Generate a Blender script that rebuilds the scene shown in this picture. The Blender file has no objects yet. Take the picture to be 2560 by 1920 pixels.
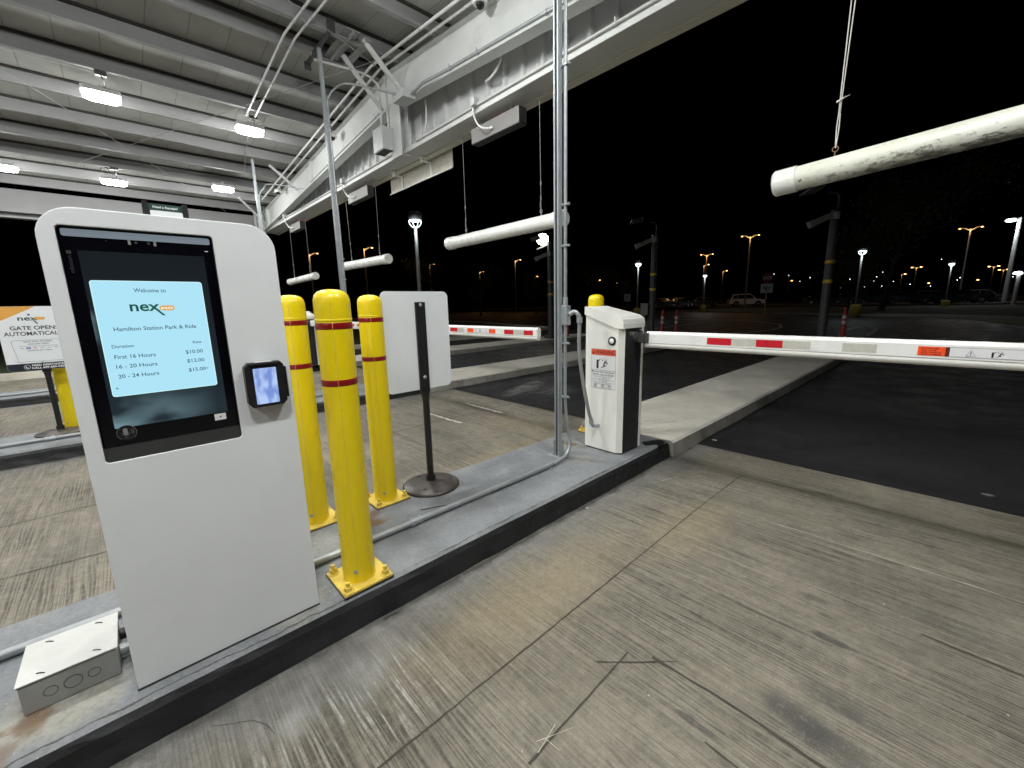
import bpy, math, random
from mathutils import Vector, Matrix
random.seed(7)
sc = bpy.context.scene
col = sc.collection

# ------------------------------------------------------------------ camera
cd = bpy.data.cameras.new("camera"); cam = bpy.data.objects.new("camera", cd); col.objects.link(cam)
cd.sensor_fit = 'HORIZONTAL'; cd.sensor_width = 36.0; cd.lens = 14.5006; cd.clip_start = 0.02; cd.clip_end = 3000
_R = Vector((0.683406, 0.121424, -0.719870)); _L = Vector((0.729677, -0.144617, 0.668324)); _D = Vector((0.022955, 0.982009, 0.187433))      # lane-right, lane-forward and down, in camera axes
cx = Vector((_R.x, _L.x, -_D.x)); cyd = Vector((_R.y, _L.y, -_D.y)); cf = Vector((_R.z, _L.z, -_D.z))
M = Matrix((cx, -cyd, -cf)).transposed().to_4x4(); M.translation = Vector((0, 0, 1.28))
cam.matrix_world = M
sc.camera = cam
sc.render.resolution_x = 1024; sc.render.resolution_y = 768
sc.view_settings.view_transform = 'Standard'; sc.view_settings.look = 'None'
sc.view_settings.exposure = 0.3; sc.view_settings.gamma = 1.0

# ------------------------------------------------------------------ night sky
w = bpy.data.worlds.new("World"); sc.world = w; w.use_nodes = True
nt = w.node_tree; bg = nt.nodes['Background']
sky = nt.nodes.new('ShaderNodeTexSky'); sky.sky_type = 'NISHITA'; sky.sun_disc = False
sky.sun_elevation = math.radians(-8); sky.sun_rotation = math.radians(200)
nt.links.new(sky.outputs[0], bg.inputs[0]); bg.inputs[1].default_value = 0.10
LAMP_W = 11.5          # watts of one canopy fixture's light
LENS_E = 40.0
SIDE_W = 18.0         # light that leaves the drop lens sideways

# ------------------------------------------------------------------ materials
def nodes_of(m): return m.node_tree.nodes, m.node_tree.links
def mat(name, c, rough=.5, metal=0., vary=.12, scale=6., bump=0., bscale=60., dirt=None, dscale=3., damt=.5, dthr=.55, spec=.5, stretch=None, coat=0., rvar=.1):
    m = bpy.data.materials.new(name); m.use_nodes = True; N, L = nodes_of(m); b = N['Principled BSDF']
    b.inputs['Metallic'].default_value = metal; b.inputs['Specular IOR Level'].default_value = spec
    b.inputs['Coat Weight'].default_value = coat
    tc = N.new('ShaderNodeTexCoord'); src = tc.outputs['Object']
    if stretch:
        mp = N.new('ShaderNodeMapping'); mp.inputs['Scale'].default_value = stretch; L.new(src, mp.inputs[0]); src = mp.outputs[0]
    n = N.new('ShaderNodeTexNoise'); n.inputs['Scale'].default_value = scale; n.inputs['Detail'].default_value = 6; n.inputs['Roughness'].default_value = .65; L.new(src, n.inputs['Vector'])
    r = N.new('ShaderNodeValToRGB'); L.new(n.outputs[0], r.inputs[0])
    r.color_ramp.elements[0].position = .3; r.color_ramp.elements[1].position = .7
    r.color_ramp.elements[0].color = tuple(max(0, x*(1-vary)) for x in c)+(1,); r.color_ramp.elements[1].color = tuple(min(1, x*(1+vary)) for x in c)+(1,)
    out = r.outputs[0]
    if dirt:
        n2 = N.new('ShaderNodeTexNoise'); n2.inputs['Scale'].default_value = dscale; n2.inputs['Detail'].default_value = 8; n2.inputs['Roughness'].default_value = .7; L.new(src, n2.inputs['Vector'])
        mr = N.new('ShaderNodeMapRange'); mr.inputs[1].default_value = dthr; mr.inputs[2].default_value = dthr+.15; mr.inputs[4].default_value = damt; L.new(n2.outputs[0], mr.inputs[0])
        mx = N.new('ShaderNodeMix'); mx.data_type = 'RGBA'; L.new(mr.outputs[0], mx.inputs[0]); L.new(out, mx.inputs[6]); mx.inputs[7].default_value = tuple(dirt)+(1,); out = mx.outputs[2]
    L.new(out, b.inputs['Base Color'])
    mr = N.new('ShaderNodeMapRange'); L.new(n.outputs[0], mr.inputs[0]); mr.inputs[1].default_value = .3; mr.inputs[2].default_value = .7
    mr.inputs[3].default_value = max(0.02, rough-rvar); mr.inputs[4].default_value = min(1, rough+rvar); L.new(mr.outputs[0], b.inputs['Roughness'])
    if bump:
        n3 = N.new('ShaderNodeTexNoise'); n3.inputs['Scale'].default_value = bscale; n3.inputs['Detail'].default_value = 4; L.new(src, n3.inputs['Vector'])
        bp = N.new('ShaderNodeBump'); bp.inputs['Strength'].default_value = bump; bp.inputs['Distance'].default_value = .01; L.new(n3.outputs[0], bp.inputs['Height']); L.new(bp.outputs[0], b.inputs['Normal'])
    return m
def emit(name, c, s, base=(0.02, .02, .02), rough=.15):
    m = bpy.data.materials.new(name); m.use_nodes = True; b = m.node_tree.nodes['Principled BSDF']
    b.inputs['Base Color'].default_value = tuple(base)+(1,); b.inputs['Emission Color'].default_value = tuple(c)+(1,); b.inputs['Emission Strength'].default_value = s
    b.inputs['Roughness'].default_value = rough
    return m
def mixnode(N, L, fac, a, b_):
    mx = N.new('ShaderNodeMix'); mx.data_type = 'RGBA'
    if hasattr(fac, 'is_linked') or not isinstance(fac, float): L.new(fac, mx.inputs[0])
    else: mx.inputs[0].default_value = fac
    for v, i in ((a, 6), (b_, 7)):
        if isinstance(v, tuple): mx.inputs[i].default_value = v+(1,)
        else: L.new(v, mx.inputs[i])
    return mx.outputs[2]
def blob(N, L, vec, x, y, rx, ry, rot=0, soft=.5, z=0):
    mp = N.new('ShaderNodeMapping'); mp.vector_type = 'TEXTURE'; mp.inputs['Location'].default_value = (x, y, z)
    mp.inputs['Rotation'].default_value = (0, 0, math.radians(rot)); mp.inputs['Scale'].default_value = (rx, ry, 1); L.new(vec, mp.inputs[0])
    ln = N.new('ShaderNodeVectorMath'); ln.operation = 'LENGTH'
    L.new(mp.outputs[0], ln.inputs[0])
    mr = N.new('ShaderNodeMapRange'); mr.interpolation_type = 'SMOOTHSTEP'; mr.inputs[1].default_value = 1.0; mr.inputs[2].default_value = 1-soft; L.new(ln.outputs['Value'], mr.inputs[0])
    return mr.outputs[0]
def math_(N, L, op, a, b_=None):
    n = N.new('ShaderNodeMath'); n.operation = op
    for v, i in ((a, 0), (b_, 1)):
        if v is None: continue
        if isinstance(v, (int, float)): n.inputs[i].default_value = v
        else: L.new(v, n.inputs[i])
    return n.outputs[0]
def noise(N, L, vec, scale, detail=5, rough=.6, st=None):
    if st:
        mp = N.new('ShaderNodeMapping'); mp.inputs['Scale'].default_value = st; L.new(vec, mp.inputs[0]); vec = mp.outputs[0]
    n = N.new('ShaderNodeTexNoise'); n.inputs['Scale'].default_value = scale; n.inputs['Detail'].default_value = detail; n.inputs['Roughness'].default_value = rough; L.new(vec, n.inputs['Vector'])
    return n.outputs[0]
def rng(N, L, v, a, b_, c=0., d=1.):
    mr = N.new('ShaderNodeMapRange'); L.new(v, mr.inputs[0]); mr.inputs[1].default_value = a; mr.inputs[2].default_value = b_; mr.inputs[3].default_value = c; mr.inputs[4].default_value = d
    return mr.outputs[0]

def concrete_lane():
    m = bpy.data.materials.new('tined_concrete'); m.use_nodes = True; N, L = nodes_of(m); b = N['Principled BSDF']
    tc = N.new('ShaderNodeTexCoord'); P = tc.outputs['Object']
    # distorted position for stains
    nz = N.new('ShaderNodeTexNoise'); nz.inputs['Scale'].default_value = 7; nz.inputs['Detail'].default_value = 5; L.new(P, nz.inputs['Vector'])
    sub = N.new('ShaderNodeVectorMath'); sub.operation = 'SUBTRACT'; L.new(nz.outputs['Color'], sub.inputs[0]); sub.inputs[1].default_value = (.5, .5, .5)
    ml = N.new('ShaderNodeVectorMath'); ml.operation = 'MULTIPLY'; L.new(sub.outputs[0], ml.inputs[0]); ml.inputs[1].default_value = (.22, .05, 0)
    ad = N.new('ShaderNodeVectorMath'); ad.operation = 'ADD'; L.new(P, ad.inputs[0]); L.new(ml.outputs[0], ad.inputs[1]); PD = ad.outputs[0]
    big = noise(N, L, P, 1.3, 6, .6)
    c = mixnode(N, L, rng(N, L, big, .35, .65), (.205, .182, .139), (.285, .256, .200))
    med = noise(N, L, P, 9, 6, .7)
    c = mixnode(N, L, rng(N, L, med, .42, .7, 0, .55), c, (.135, .122, .100))
    lowf = noise(N, L, P, .8, 5, .6, (.8, 1, 1)); c = mixnode(N, L, rng(N, L, lowf, .50, .64, 0, .45), c, (.115, .100, .080)); c = mixnode(N, L, rng(N, L, lowf, .46, .34, 0, .35), c, (.33, .30, .22))
    # long faint streaks across the lane left by tyres and brooms
    st = noise(N, L, P, 5, 6, .65, (.5, 3.5, 1))
    c = mixnode(N, L, rng(N, L, st, .5, .70, 0, .28), c, (.105, .095, .079))
    # tining grooves: fine lines that run across the lane, uneven in spacing and depth
    sy = N.new('ShaderNodeSeparateXYZ'); L.new(P, sy.inputs[0])
    ph = math_(N, L, 'ADD', math_(N, L, 'MULTIPLY', sy.outputs[1], 1/.0155), math_(N, L, 'MULTIPLY', noise(N, L, P, 1., 3, .5, (.8, 9, 1)), 7.))
    tine = math_(N, L, 'PINGPONG', ph, .5)
    g1 = math_(N, L, 'ADD', math_(N, L, 'MULTIPLY', rng(N, L, tine, .36, .06), .075), math_(N, L, 'ADD', .49, math_(N, L, 'MULTIPLY', math_(N, L, 'SUBTRACT', noise(N, L, P, 1., 3, .6, (1.3, 45, 1)), .5), .35)))
    g2 = noise(N, L, P, 1., 2, .5, (1.1, 170, 1))
    gf = noise(N, L, P, 1.6, 4, .6)
    gd = math_(N, L, 'MULTIPLY', rng(N, L, g1, .515, .565), math_(N, L, 'MULTIPLY', rng(N, L, gf, .34, .58, .15, 1.), rng(N, L, noise(N, L, P, 26, 4, .7), .35, .55, .35, 1.)))
    gl = math_(N, L, 'MULTIPLY', rng(N, L, g2, .53, .62), rng(N, L, gf, .35, .62, .15, .8))
    gr = math_(N, L, 'MAXIMUM', gd, gl)
    c = mixnode(N, L, math_(N, L, 'MULTIPLY', gr, .88), c, (.045, .039, .032))
    # pale ridges, worn paint caught on the ridge tops next to the kerb
    rid = math_(N, L, 'MULTIPLY', rng(N, L, g1, .515, .475), rng(N, L, noise(N, L, P, 5, 8, .8, (1, 5, 1)), .47, .60))
    haze = math_(N, L, 'MULTIPLY', blob(N, L, PD, -1.33, .35, .24, .42, 0, .9), rng(N, L, noise(N, L, P, 8, 7, .75), .40, .62)); c = mixnode(N, L, math_(N, L, 'MULTIPLY', haze, .9), c, (.36, .36, .34))
    wp = blob(N, L, PD, -1.20, .42, .30, .40, 0, .9)
    wp2 = blob(N, L, PD, -1.0, .1, .45, .35, 0, .9)
    c = mixnode(N, L, math_(N, L, 'MULTIPLY', rid, math_(N, L, 'ADD', math_(N, L, 'MAXIMUM', wp, wp2), .12)), c, (.50, .50, .48))
    # grey overspray along the kerb foot
    sx = N.new('ShaderNodeSeparateXYZ'); L.new(PD, sx.inputs[0])
    for X0, s in ((-1.51, 1), (-5.40, 1), (-9.2, 1)):
        e = rng(N, L, math_(N, L, 'SUBTRACT', sx.outputs[0], X0), .02, .30, .8, 0.)
        e2 = math_(N, L, 'MULTIPLY', e, rng(N, L, math_(N, L, 'SUBTRACT', sx.outputs[0], X0), -.06, 0., 0., 1.))
        c = mixnode(N, L, e2, c, (.175, .176, .172))
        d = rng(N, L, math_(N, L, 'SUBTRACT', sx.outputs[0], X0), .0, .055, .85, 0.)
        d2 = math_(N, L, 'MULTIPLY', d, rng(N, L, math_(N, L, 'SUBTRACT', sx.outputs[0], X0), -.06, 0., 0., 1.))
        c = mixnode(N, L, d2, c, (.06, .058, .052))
    # tan iron/clay stains
    for (x, y, rx, ry, a, k) in ((-1.15, 1.2, .30, .85, 0, .5), (-.92, 2.2, .24, .6, 0, .5), (-.2, 3.5, 1.4, .10, 0, .15), (-2.7, .2, .5, .5, 0, .35), (-2.55, 2.3, .25, .9, 0, .5), (-3.2, 3.0, .8, .4, 0, .3)):
        c = mixnode(N, L, math_(N, L, 'MULTIPLY', blob(N, L, PD, x, y, rx, ry, a, .8), k), c, (.30, .245, .145))
    # oil and rubber stains
    for (x, y, rx, ry, a, k, sf) in ((-.17, 1.345, .20, .085, -3, .85, .75), (-.05, 1.32, .2, .09, 0, .6, .8), (-.10, 1.49, .16, .045, 0, .45, .8), (-.10, 1.52, .2, .07, 0, .45, .8), (-.18, 1.795, .075, .022, -3, .9, .45), (-.24, 2.50, .07, .018, 0, .7, .5), (-.10, 2.58, .06, .016, 0, .7, .6),
        (-.28, 2.02, .10, .022, 0, .5, .7), (-.2, 1.93, .05, .018, 0, .5, .7), (-.26, 2.72, .12, .022, 0, .45, .7), (-.40, 1.115, .10, .018, 0, .75, .6), (-.36, 1.145, .09, .007, 0, .6, .6), (.2, 2.78, .12, .03, 0, .55, .7), (.07, 2.9, .05, .02, 0, .6, .6),
        (-.64, 3.33, .8, .10, 0, .10, .9), (-1.32, 3.1, .16, .3, 0, .45, .9), (.1, 2.2, .3, .12, 0, .3, .9), (-.05, 3.05, .5, .05, 0, .2, .9), (-.75, 2.5, .1, .3, 0, .18, .9),
        (-3.2, -.4, .35, .3, 0, .45, .9), (-4.0, -.1, .8, .25, 0, .35, .9), (-4.2, 1.6, .9, .3, 0, .45, .9), (-3.6, 2.2, .6, .16, 0, .45, .9), (-5.0, 2.2, .25, 1., 0, .45, .9), (-3.0, 1.6, .3, .3, 0, .3, .9), (-7.6, -.6, 1.2, .8, 0, .3, .9), (-4.0, 3.2, .9, .18, 0, .45, .9), (-2.9, .9, .3, .2, 0, .35, .9)):
        f = math_(N, L, 'MULTIPLY', blob(N, L, PD, x, y, rx, ry, a, sf), k)
        c = mixnode(N, L, f, c, (.06, .058, .055))
    # white specks
    vo = N.new('ShaderNodeTexVoronoi'); vo.inputs['Scale'].default_value = 13; L.new(P, vo.inputs['Vector'])
    sp = math_(N, L, 'MULTIPLY', rng(N, L, vo.outputs['Distance'], .05, .035), rng(N, L, noise(N, L, P, 3.1, 2), .50, .56))
    c = mixnode(N, L, math_(N, L, 'MULTIPLY', sp, .75), c, (.6, .59, .55))
    sp2 = rng(N, L, noise(N, L, P, 75, 4, .75), .58, .70, 0, .55); c = mixnode(N, L, sp2, c, (.075, .068, .056))
    sp3 = rng(N, L, noise(N, L, P, 95, 4, .75), .62, .70, 0, .5); c = mixnode(N, L, sp3, c, (.42, .40, .35))
    mot = noise(N, L, P, 32, 6, .75); c = mixnode(N, L, rng(N, L, mot, .50, .66, 0, .42), c, (.095, .083, .064)); c = mixnode(N, L, rng(N, L, mot, .46, .34, 0, .30), c, (.34, .315, .25))
    fine = noise(N, L, P, 240, 3, .7)
    c = mixnode(N, L, rng(N, L, fine, .5, .75, 0, .4), c, (.12, .11, .095))
    c = mixnode(N, L, rng(N, L, fine, .48, .28, 0, .25), c, (.38, .36, .32))
    L.new(c, b.inputs['Base Color'])
    L.new(rng(N, L, med, .3, .7, .62, .9), b.inputs['Roughness']); b.inputs['Specular IOR Level'].default_value = .35
    h = math_(N, L, 'ADD', math_(N, L, 'MULTIPLY', gr, -1.), math_(N, L, 'MULTIPLY', fine, .25))
    bp = N.new('ShaderNodeBump'); bp.inputs['Strength'].default_value = .5; bp.inputs['Distance'].default_value = .003; L.new(h, bp.inputs['Height']); L.new(bp.outputs[0], b.inputs['Normal'])
    return m
def asphalt_mat():
    m = bpy.data.materials.new('new_asphalt'); m.use_nodes = True; N, L = nodes_of(m); b = N['Principled BSDF']
    tc = N.new('ShaderNodeTexCoord'); P = tc.outputs['Object']
    c = mixnode(N, L, rng(N, L, noise(N, L, P, 1.1, 6, .6), .35, .65), (.0155, .0162, .018), (.024, .0245, .026))
    c = mixnode(N, L, rng(N, L, noise(N, L, P, 160, 3, .7), .52, .75, 0, .6), c, (.06, .06, .06))
    vo = N.new('ShaderNodeTexVoronoi'); vo.inputs['Scale'].default_value = 6; L.new(P, vo.inputs['Vector'])
    sp = math_(N, L, 'MULTIPLY', rng(N, L, vo.outputs['Distance'], .05, .035), rng(N, L, noise(N, L, P, 2.1, 2), .56, .6))
    c = mixnode(N, L, sp, c, (.35, .34, .32))
    PD = P
    streak = rng(N, L, noise(N, L, P, 6, 6, .7, (1.6, .5, 1)), .40, .60)
    for (x, y, rx, ry, a, k) in ((-4.55, 4.55, .22, .95, 20, .8), (-4.1, 4.6, .5, .5, 0, .35), (.27, 3.93, .04, .03, 0, 1.)):
        c = mixnode(N, L, math_(N, L, 'MULTIPLY', math_(N, L, 'MULTIPLY', blob(N, L, P, x, y, rx, ry, a, .7), streak if x < 0 else 1.), k), c, (.26, .26, .26) if x < 0 else (.22, .21, .20))
    for (x, y, rx, ry, k) in ((-.6, 5.5, 1.4, 1.2, .5), (-.2, 7.5, .8, 1.0, .4), (-4, 7, 1.2, .8, .5)):
        c = mixnode(N, L, math_(N, L, 'MULTIPLY', blob(N, L, P, x, y, rx, ry, 0, .9), k), c, (.010, .010, .011))
    L.new(c, b.inputs['Base Color']); b.inputs['Specular IOR Level'].default_value = .35
    L.new(rng(N, L, noise(N, L, P, 2.5, 5), .35, .65, .5, .8), b.inputs['Roughness'])
    bp = N.new('ShaderNodeBump'); bp.inputs['Strength'].default_value = .6; bp.inputs['Distance'].default_value = .006; L.new(noise(N, L, P, 130, 3, .7), bp.inputs['Height']); L.new(bp.outputs[0], b.inputs['Normal'])
    return m
def deck_mat():
    m = bpy.data.materials.new('roof_deck_underside'); m.use_nodes = True; N, L = nodes_of(m); b = N['Principled BSDF']
    tc = N.new('ShaderNodeTexCoord'); P = tc.outputs['Object']
    sx = N.new('ShaderNodeSeparateXYZ'); L.new(P, sx.inputs[0])
    c = mixnode(N, L, rng(N, L, noise(N, L, P, 2.2, 6), .35, .65), (.37, .38, .355), (.46, .47, .44))
    pm = math_(N, L, 'PINGPONG', math_(N, L, 'ADD', sx.outputs[1], 40.1), .2)
    nn = noise(N, L, P, 14, 2)
    seam = rng(N, L, math_(N, L, 'ADD', pm, math_(N, L, 'MULTIPLY', nn, .005)), .0045, .0085, .6, 0.)
    c = mixnode(N, L, seam, c, (.10, .10, .09))
    L.new(c, b.inputs['Base Color']); b.inputs['Roughness'].default_value = .7
    bp = N.new('ShaderNodeBump'); bp.inputs['Strength'].default_value = .5; bp.inputs['Distance'].default_value = .01; L.new(math_(N, L, 'MULTIPLY', seam, -1.), bp.inputs['Height']); L.new(bp.outputs[0], b.inputs['Normal'])
    return m
def kerb_paint():
    m = bpy.data.materials.new('black_kerb_paint'); m.use_nodes = True; N, L = nodes_of(m); b = N['Principled BSDF']
    tc = N.new('ShaderNodeTexCoord'); P = tc.outputs['Object']
    c = mixnode(N, L, rng(N, L, noise(N, L, P, 5, 6), .35, .65), (.012, .0125, .014), (.024, .024, .026))
    ch = rng(N, L, noise(N, L, P, 30, 8, .8), .655, .69, 0, .9)
    c = mixnode(N, L, ch, c, (.30, .30, .29))
    L.new(c, b.inputs['Base Color']); b.inputs['Specular IOR Level'].default_value = .4
    L.new(rng(N, L, noise(N, L, P, 20, 4), .35, .65, .4, .7), b.inputs['Roughness'])
    bp = N.new('ShaderNodeBump'); bp.inputs['Strength'].default_value = .5; bp.inputs['Distance'].default_value = .01; L.new(noise(N, L, P, 30, 5), bp.inputs['Height']); L.new(bp.outputs[0], b.inputs['Normal'])
    return m
def island_top_mat():
    m = bpy.data.materials.new('painted_island_top'); m.use_nodes = True; N, L = nodes_of(m); b = N['Principled BSDF']
    tc = N.new('ShaderNodeNewGeometry'); P = tc.outputs['Position']
    nz = N.new('ShaderNodeTexNoise'); nz.inputs['Scale'].default_value = 9; nz.inputs['Detail'].default_value = 6; L.new(P, nz.inputs['Vector'])
    sub = N.new('ShaderNodeVectorMath'); sub.operation = 'SUBTRACT'; L.new(nz.outputs['Color'], sub.inputs[0]); sub.inputs[1].default_value = (.5, .5, .5)
    ml = N.new('ShaderNodeVectorMath'); ml.operation = 'MULTIPLY'; L.new(sub.outputs[0], ml.inputs[0]); ml.inputs[1].default_value = (.22, .22, 0)
    ad = N.new('ShaderNodeVectorMath'); ad.operation = 'ADD'; L.new(P, ad.inputs[0]); L.new(ml.outputs[0], ad.inputs[1]); PD = ad.outputs[0]
    c = mixnode(N, L, rng(N, L, noise(N, L, P, 3.5, 7, .65), .35, .65), (.165, .175, .185), (.245, .255, .265))
    c = mixnode(N, L, rng(N, L, noise(N, L, P, 1.2, 5), .55, .75, 0, .5), c, (.11, .115, .12))
    for (x, y, rx, ry, k) in ((-1.66, .33, .16, .14, .6), (-1.70, -.3, .17, .22, .75), (-2.13, 2.55, .2, .15, .3), (-2.0, .55, .3, .15, .3), (-1.8, 2.4, .12, .1, .4)):
        c = mixnode(N, L, math_(N, L, 'MULTIPLY', blob(N, L, PD, x, y, rx, ry, 0, .6), k), c, (.36, .345, .28))
    for (x, y, rx, ry, k) in ((-2.08, .84, .10, .11, 1.), (-2.10, 2.60, .07, .05, .8), (-1.72, -.36, .12, .05, .85), (-2.3, .5, .08, .05, .6), (-1.60, -.42, .1, .05, .6), (-2.24, 3.0, .14, .14, .6)):
        c = mixnode(N, L, math_(N, L, 'MULTIPLY', blob(N, L, PD, x, y, rx, ry, 0, .6), k), c, (.16, .085, .035))
    c = mixnode(N, L, rng(N, L, noise(N, L, P, 60, 5, .7), .45, .62, 0, .35), c, (.10, .105, .11))
    c = mixnode(N, L, rng(N, L, noise(N, L, P, 55, 6, .75), .64, .68, 0, .8), c, (.55, .55, .53))
    c = mixnode(N, L, rng(N, L, noise(N, L, P, 26, 6, .75), .68, .74, 0, .8), c, (.05, .045, .04))
    sx = N.new('ShaderNodeSeparateXYZ'); L.new(P, sx.inputs[0])
    ln = math_(N, L, 'ABSOLUTE', math_(N, L, 'ADD', math_(N, L, 'ADD', sx.outputs[0], 1.5585), math_(N, L, 'MULTIPLY', math_(N, L, 'SUBTRACT', noise(N, L, P, 6, 6, .7), .5), .04)))
    c = mixnode(N, L, math_(N, L, 'MULTIPLY', rng(N, L, ln, .0035, .001), rng(N, L, noise(N, L, P, 2.3, 3), .44, .52, 0, .85)), c, (.03, .028, .025))
    L.new(c, b.inputs['Base Color']); L.new(rng(N, L, noise(N, L, P, 8, 4), .35, .65, .45, .75), b.inputs['Roughness'])
    bp = N.new('ShaderNodeBump'); bp.inputs['Strength'].default_value = .45; bp.inputs['Distance'].default_value = .006; L.new(noise(N, L, P, 45, 6, .7), bp.inputs['Height']); L.new(bp.outputs[0], b.inputs['Normal'])
    return m
def scuffed_pvc():
    m = bpy.data.materials.new('scuffed_pvc'); m.use_nodes = True; N, L = nodes_of(m); b = N['Principled BSDF']
    tc = N.new('ShaderNodeTexCoord'); P = tc.outputs['Object']
    sx = N.new('ShaderNodeSeparateXYZ'); L.new(P, sx.inputs[0])
    c = mixnode(N, L, rng(N, L, noise(N, L, P, 4, 5), .35, .65), (.66, .67, .56), (.76, .77, .70))
    low = math_(N, L, 'MULTIPLY', rng(N, L, math_(N, L, 'SUBTRACT', sx.outputs[2], math_(N, L, 'MULTIPLY', sx.outputs[0], .063)), .03, -.075), rng(N, L, sx.outputs[0], -1., -.2, .45, 1.))   # low on the pipe, where roof racks rub
    a = noise(N, L, P, 5, 9, .78, (1, 2.5, 2.5)); a2 = noise(N, L, P, 13, 10, .82, (.9, 1.8, 1.8))
    f = rng(N, L, math_(N, L, 'ADD', math_(N, L, 'MULTIPLY', a, .6), math_(N, L, 'MULTIPLY', low, .26)), .42, .54)
    f2 = rng(N, L, math_(N, L, 'ADD', a2, math_(N, L, 'MULTIPLY', low, .16)), .60, .66)
    c = mixnode(N, L, math_(N, L, 'MULTIPLY', f, .45), c, (.20, .19, .14))
    c = mixnode(N, L, math_(N, L, 'MULTIPLY', f2, .8), c, (.055, .055, .045))
    c = mixnode(N, L, rng(N, L, noise(N, L, P, 24, 8, .85, (.5, 2.5, 2.5)), .63, .68, 0, .7), c, (.13, .13, .10))
    L.new(c, b.inputs['Base Color']); b.inputs['Roughness'].default_value = .42
    return m
def display_mat():
    m = bpy.data.materials.new('display_backdrop'); m.use_nodes = True; N, L = nodes_of(m); b = N['Principled BSDF']
    tc = N.new('ShaderNodeTexCoord'); P = tc.outputs['Object']
    a = noise(N, L, P, 9, 2, .4, (1, .8, 1.6)); sx = N.new('ShaderNodeSeparateXYZ'); L.new(P, sx.inputs[0])
    # the picture on the screen is misty water: pale patches at its lower left and along its sides, in the mesh's own coordinates
    lo = math_(N, L, 'MULTIPLY', rng(N, L, sx.outputs[2], .97, .86), rng(N, L, sx.outputs[1], .05, -.17))
    sd = math_(N, L, 'MULTIPLY', rng(N, L, sx.outputs[1], -.185, -.20), rng(N, L, sx.outputs[2], 1.22, 1.16))
    f = math_(N, L, 'MULTIPLY', math_(N, L, 'MAXIMUM', lo, sd), rng(N, L, a, .40, .66))
    c0 = mixnode(N, L, rng(N, L, sx.outputs[2], 1.3, .85), (.0040, .0075, .0110), (.010, .021, .027))
    c = mixnode(N, L, f, c0, (.15, .25, .29))
    b.inputs['Base Color'].default_value = (.01, .01, .01, 1); b.inputs['Roughness'].default_value = .08
    L.new(c, b.inputs['Emission Color']); b.inputs['Emission Strength'].default_value = .81
    return m
def small_screen_mat():
    m = bpy.data.materials.new('terminal_display'); m.use_nodes = True; N, L = nodes_of(m); b = N['Principled BSDF']
    tc = N.new('ShaderNodeTexCoord'); P = tc.outputs['Object']
    a = noise(N, L, P, 38, 2, .4, (1, 1, .5))
    c = mixnode(N, L, rng(N, L, a, .4, .6), (.19, .30, .68), (.46, .60, .93))
    b.inputs['Base Color'].default_value = (.01, .01, .01, 1); L.new(c, b.inputs['Emission Color']); b.inputs['Emission Strength'].default_value = .81; b.inputs['Roughness'].default_value = .1
    return m

MT = {}
MT['lane'] = concrete_lane(); MT['asphalt'] = asphalt_mat(); MT['deck'] = deck_mat(); MT['kerb'] = kerb_paint(); MT['itop'] = island_top_mat(); MT['pvc_dirty'] = scuffed_pvc()
MT['display'] = display_mat(); MT['tscreen'] = small_screen_mat()
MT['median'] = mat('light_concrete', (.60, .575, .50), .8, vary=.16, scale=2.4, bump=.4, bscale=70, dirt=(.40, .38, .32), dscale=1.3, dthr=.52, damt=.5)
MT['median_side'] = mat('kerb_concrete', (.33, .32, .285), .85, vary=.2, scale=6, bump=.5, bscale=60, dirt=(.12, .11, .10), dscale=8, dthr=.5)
MT['steel'] = mat('painted_structural_steel', (.60, .615, .60), .5, vary=.05, scale=1.5, dirt=(.36, .35, .32), dscale=2.5, dthr=.58, damt=.35)
MT['purlin'] = mat('painted_purlin_steel', (.25, .25, .25), .7, vary=.07, scale=3, dirt=(.25, .24, .22), dscale=5, dthr=.6, damt=.4)
MT['sheet'] = mat('profiled_sheet', (.68, .69, .69), .38, vary=.05, scale=2)
MT['flash'] = mat('cream_flashing', (.62, .61, .52), .4, vary=.06)
MT['shade_dirt'] = mat('shade_and_dirt_dark', (.035, .03, .025), .9)  # near-black for painted shade lines: purlin tops, and kiosk foot with its dirt
MT['galv'] = mat('galvanised_steel', (.40, .43, .45), .42, metal=.45, vary=.10, scale=14, rvar=.05)
MT['emt'] = mat('zinc_conduit', (.36, .38, .39), .42, metal=.45, vary=.12, scale=18, rvar=.05)
MT['emtp'] = mat('painted_conduit', (.56, .56, .54), .45, vary=.08)
MT['darkstrut'] = mat('dark_strut', (.07, .07, .075), .5, metal=.5)
MT['jbox'] = mat('grey_enamel_box', (.46, .48, .475), .45, vary=.06, scale=8)
MT['boxside'] = mat('box_side_enamel', (.27, .275, .26), .45, vary=.06, scale=8)
MT['jboxtop'] = mat('grey_cover', (.54, .54, .51), .5, vary=.08, scale=12, dirt=(.42, .40, .34), dscale=14, dthr=.58, damt=.5)
MT['white_flex'] = mat('white_flex', (.72, .72, .69), .45, vary=.05)
MT['grey_flex'] = mat('grey_liquidtight', (.27, .28, .28), .5, vary=.08, scale=20)
MT['pvc'] = mat('white_pvc', (.80, .81, .77), .28, vary=.04, coat=.2)
MT['cable'] = mat('aircraft_cable', (.30, .29, .27), .5, metal=.6)
MT['rope'] = mat('pale_rope', (.62, .60, .54), .8, vary=.2, scale=80)
MT['rust'] = mat('rusty_iron', (.22, .13, .08), .8, metal=.3, vary=.35, scale=60)
MT['yellow'] = mat('yellow_sleeve', (.83, .63, .005), .33, vary=.06, scale=3, bump=.04, bscale=200, dirt=(.50, .33, .01), dscale=22, dthr=.68, damt=.5, coat=.15)
MT['yellow_old'] = mat('yellow_paint', (.72, .53, .09), .5, vary=.12, scale=14, bump=.2, bscale=90, dirt=(.36, .20, .05), dscale=24, dthr=.56, damt=.7)
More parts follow.
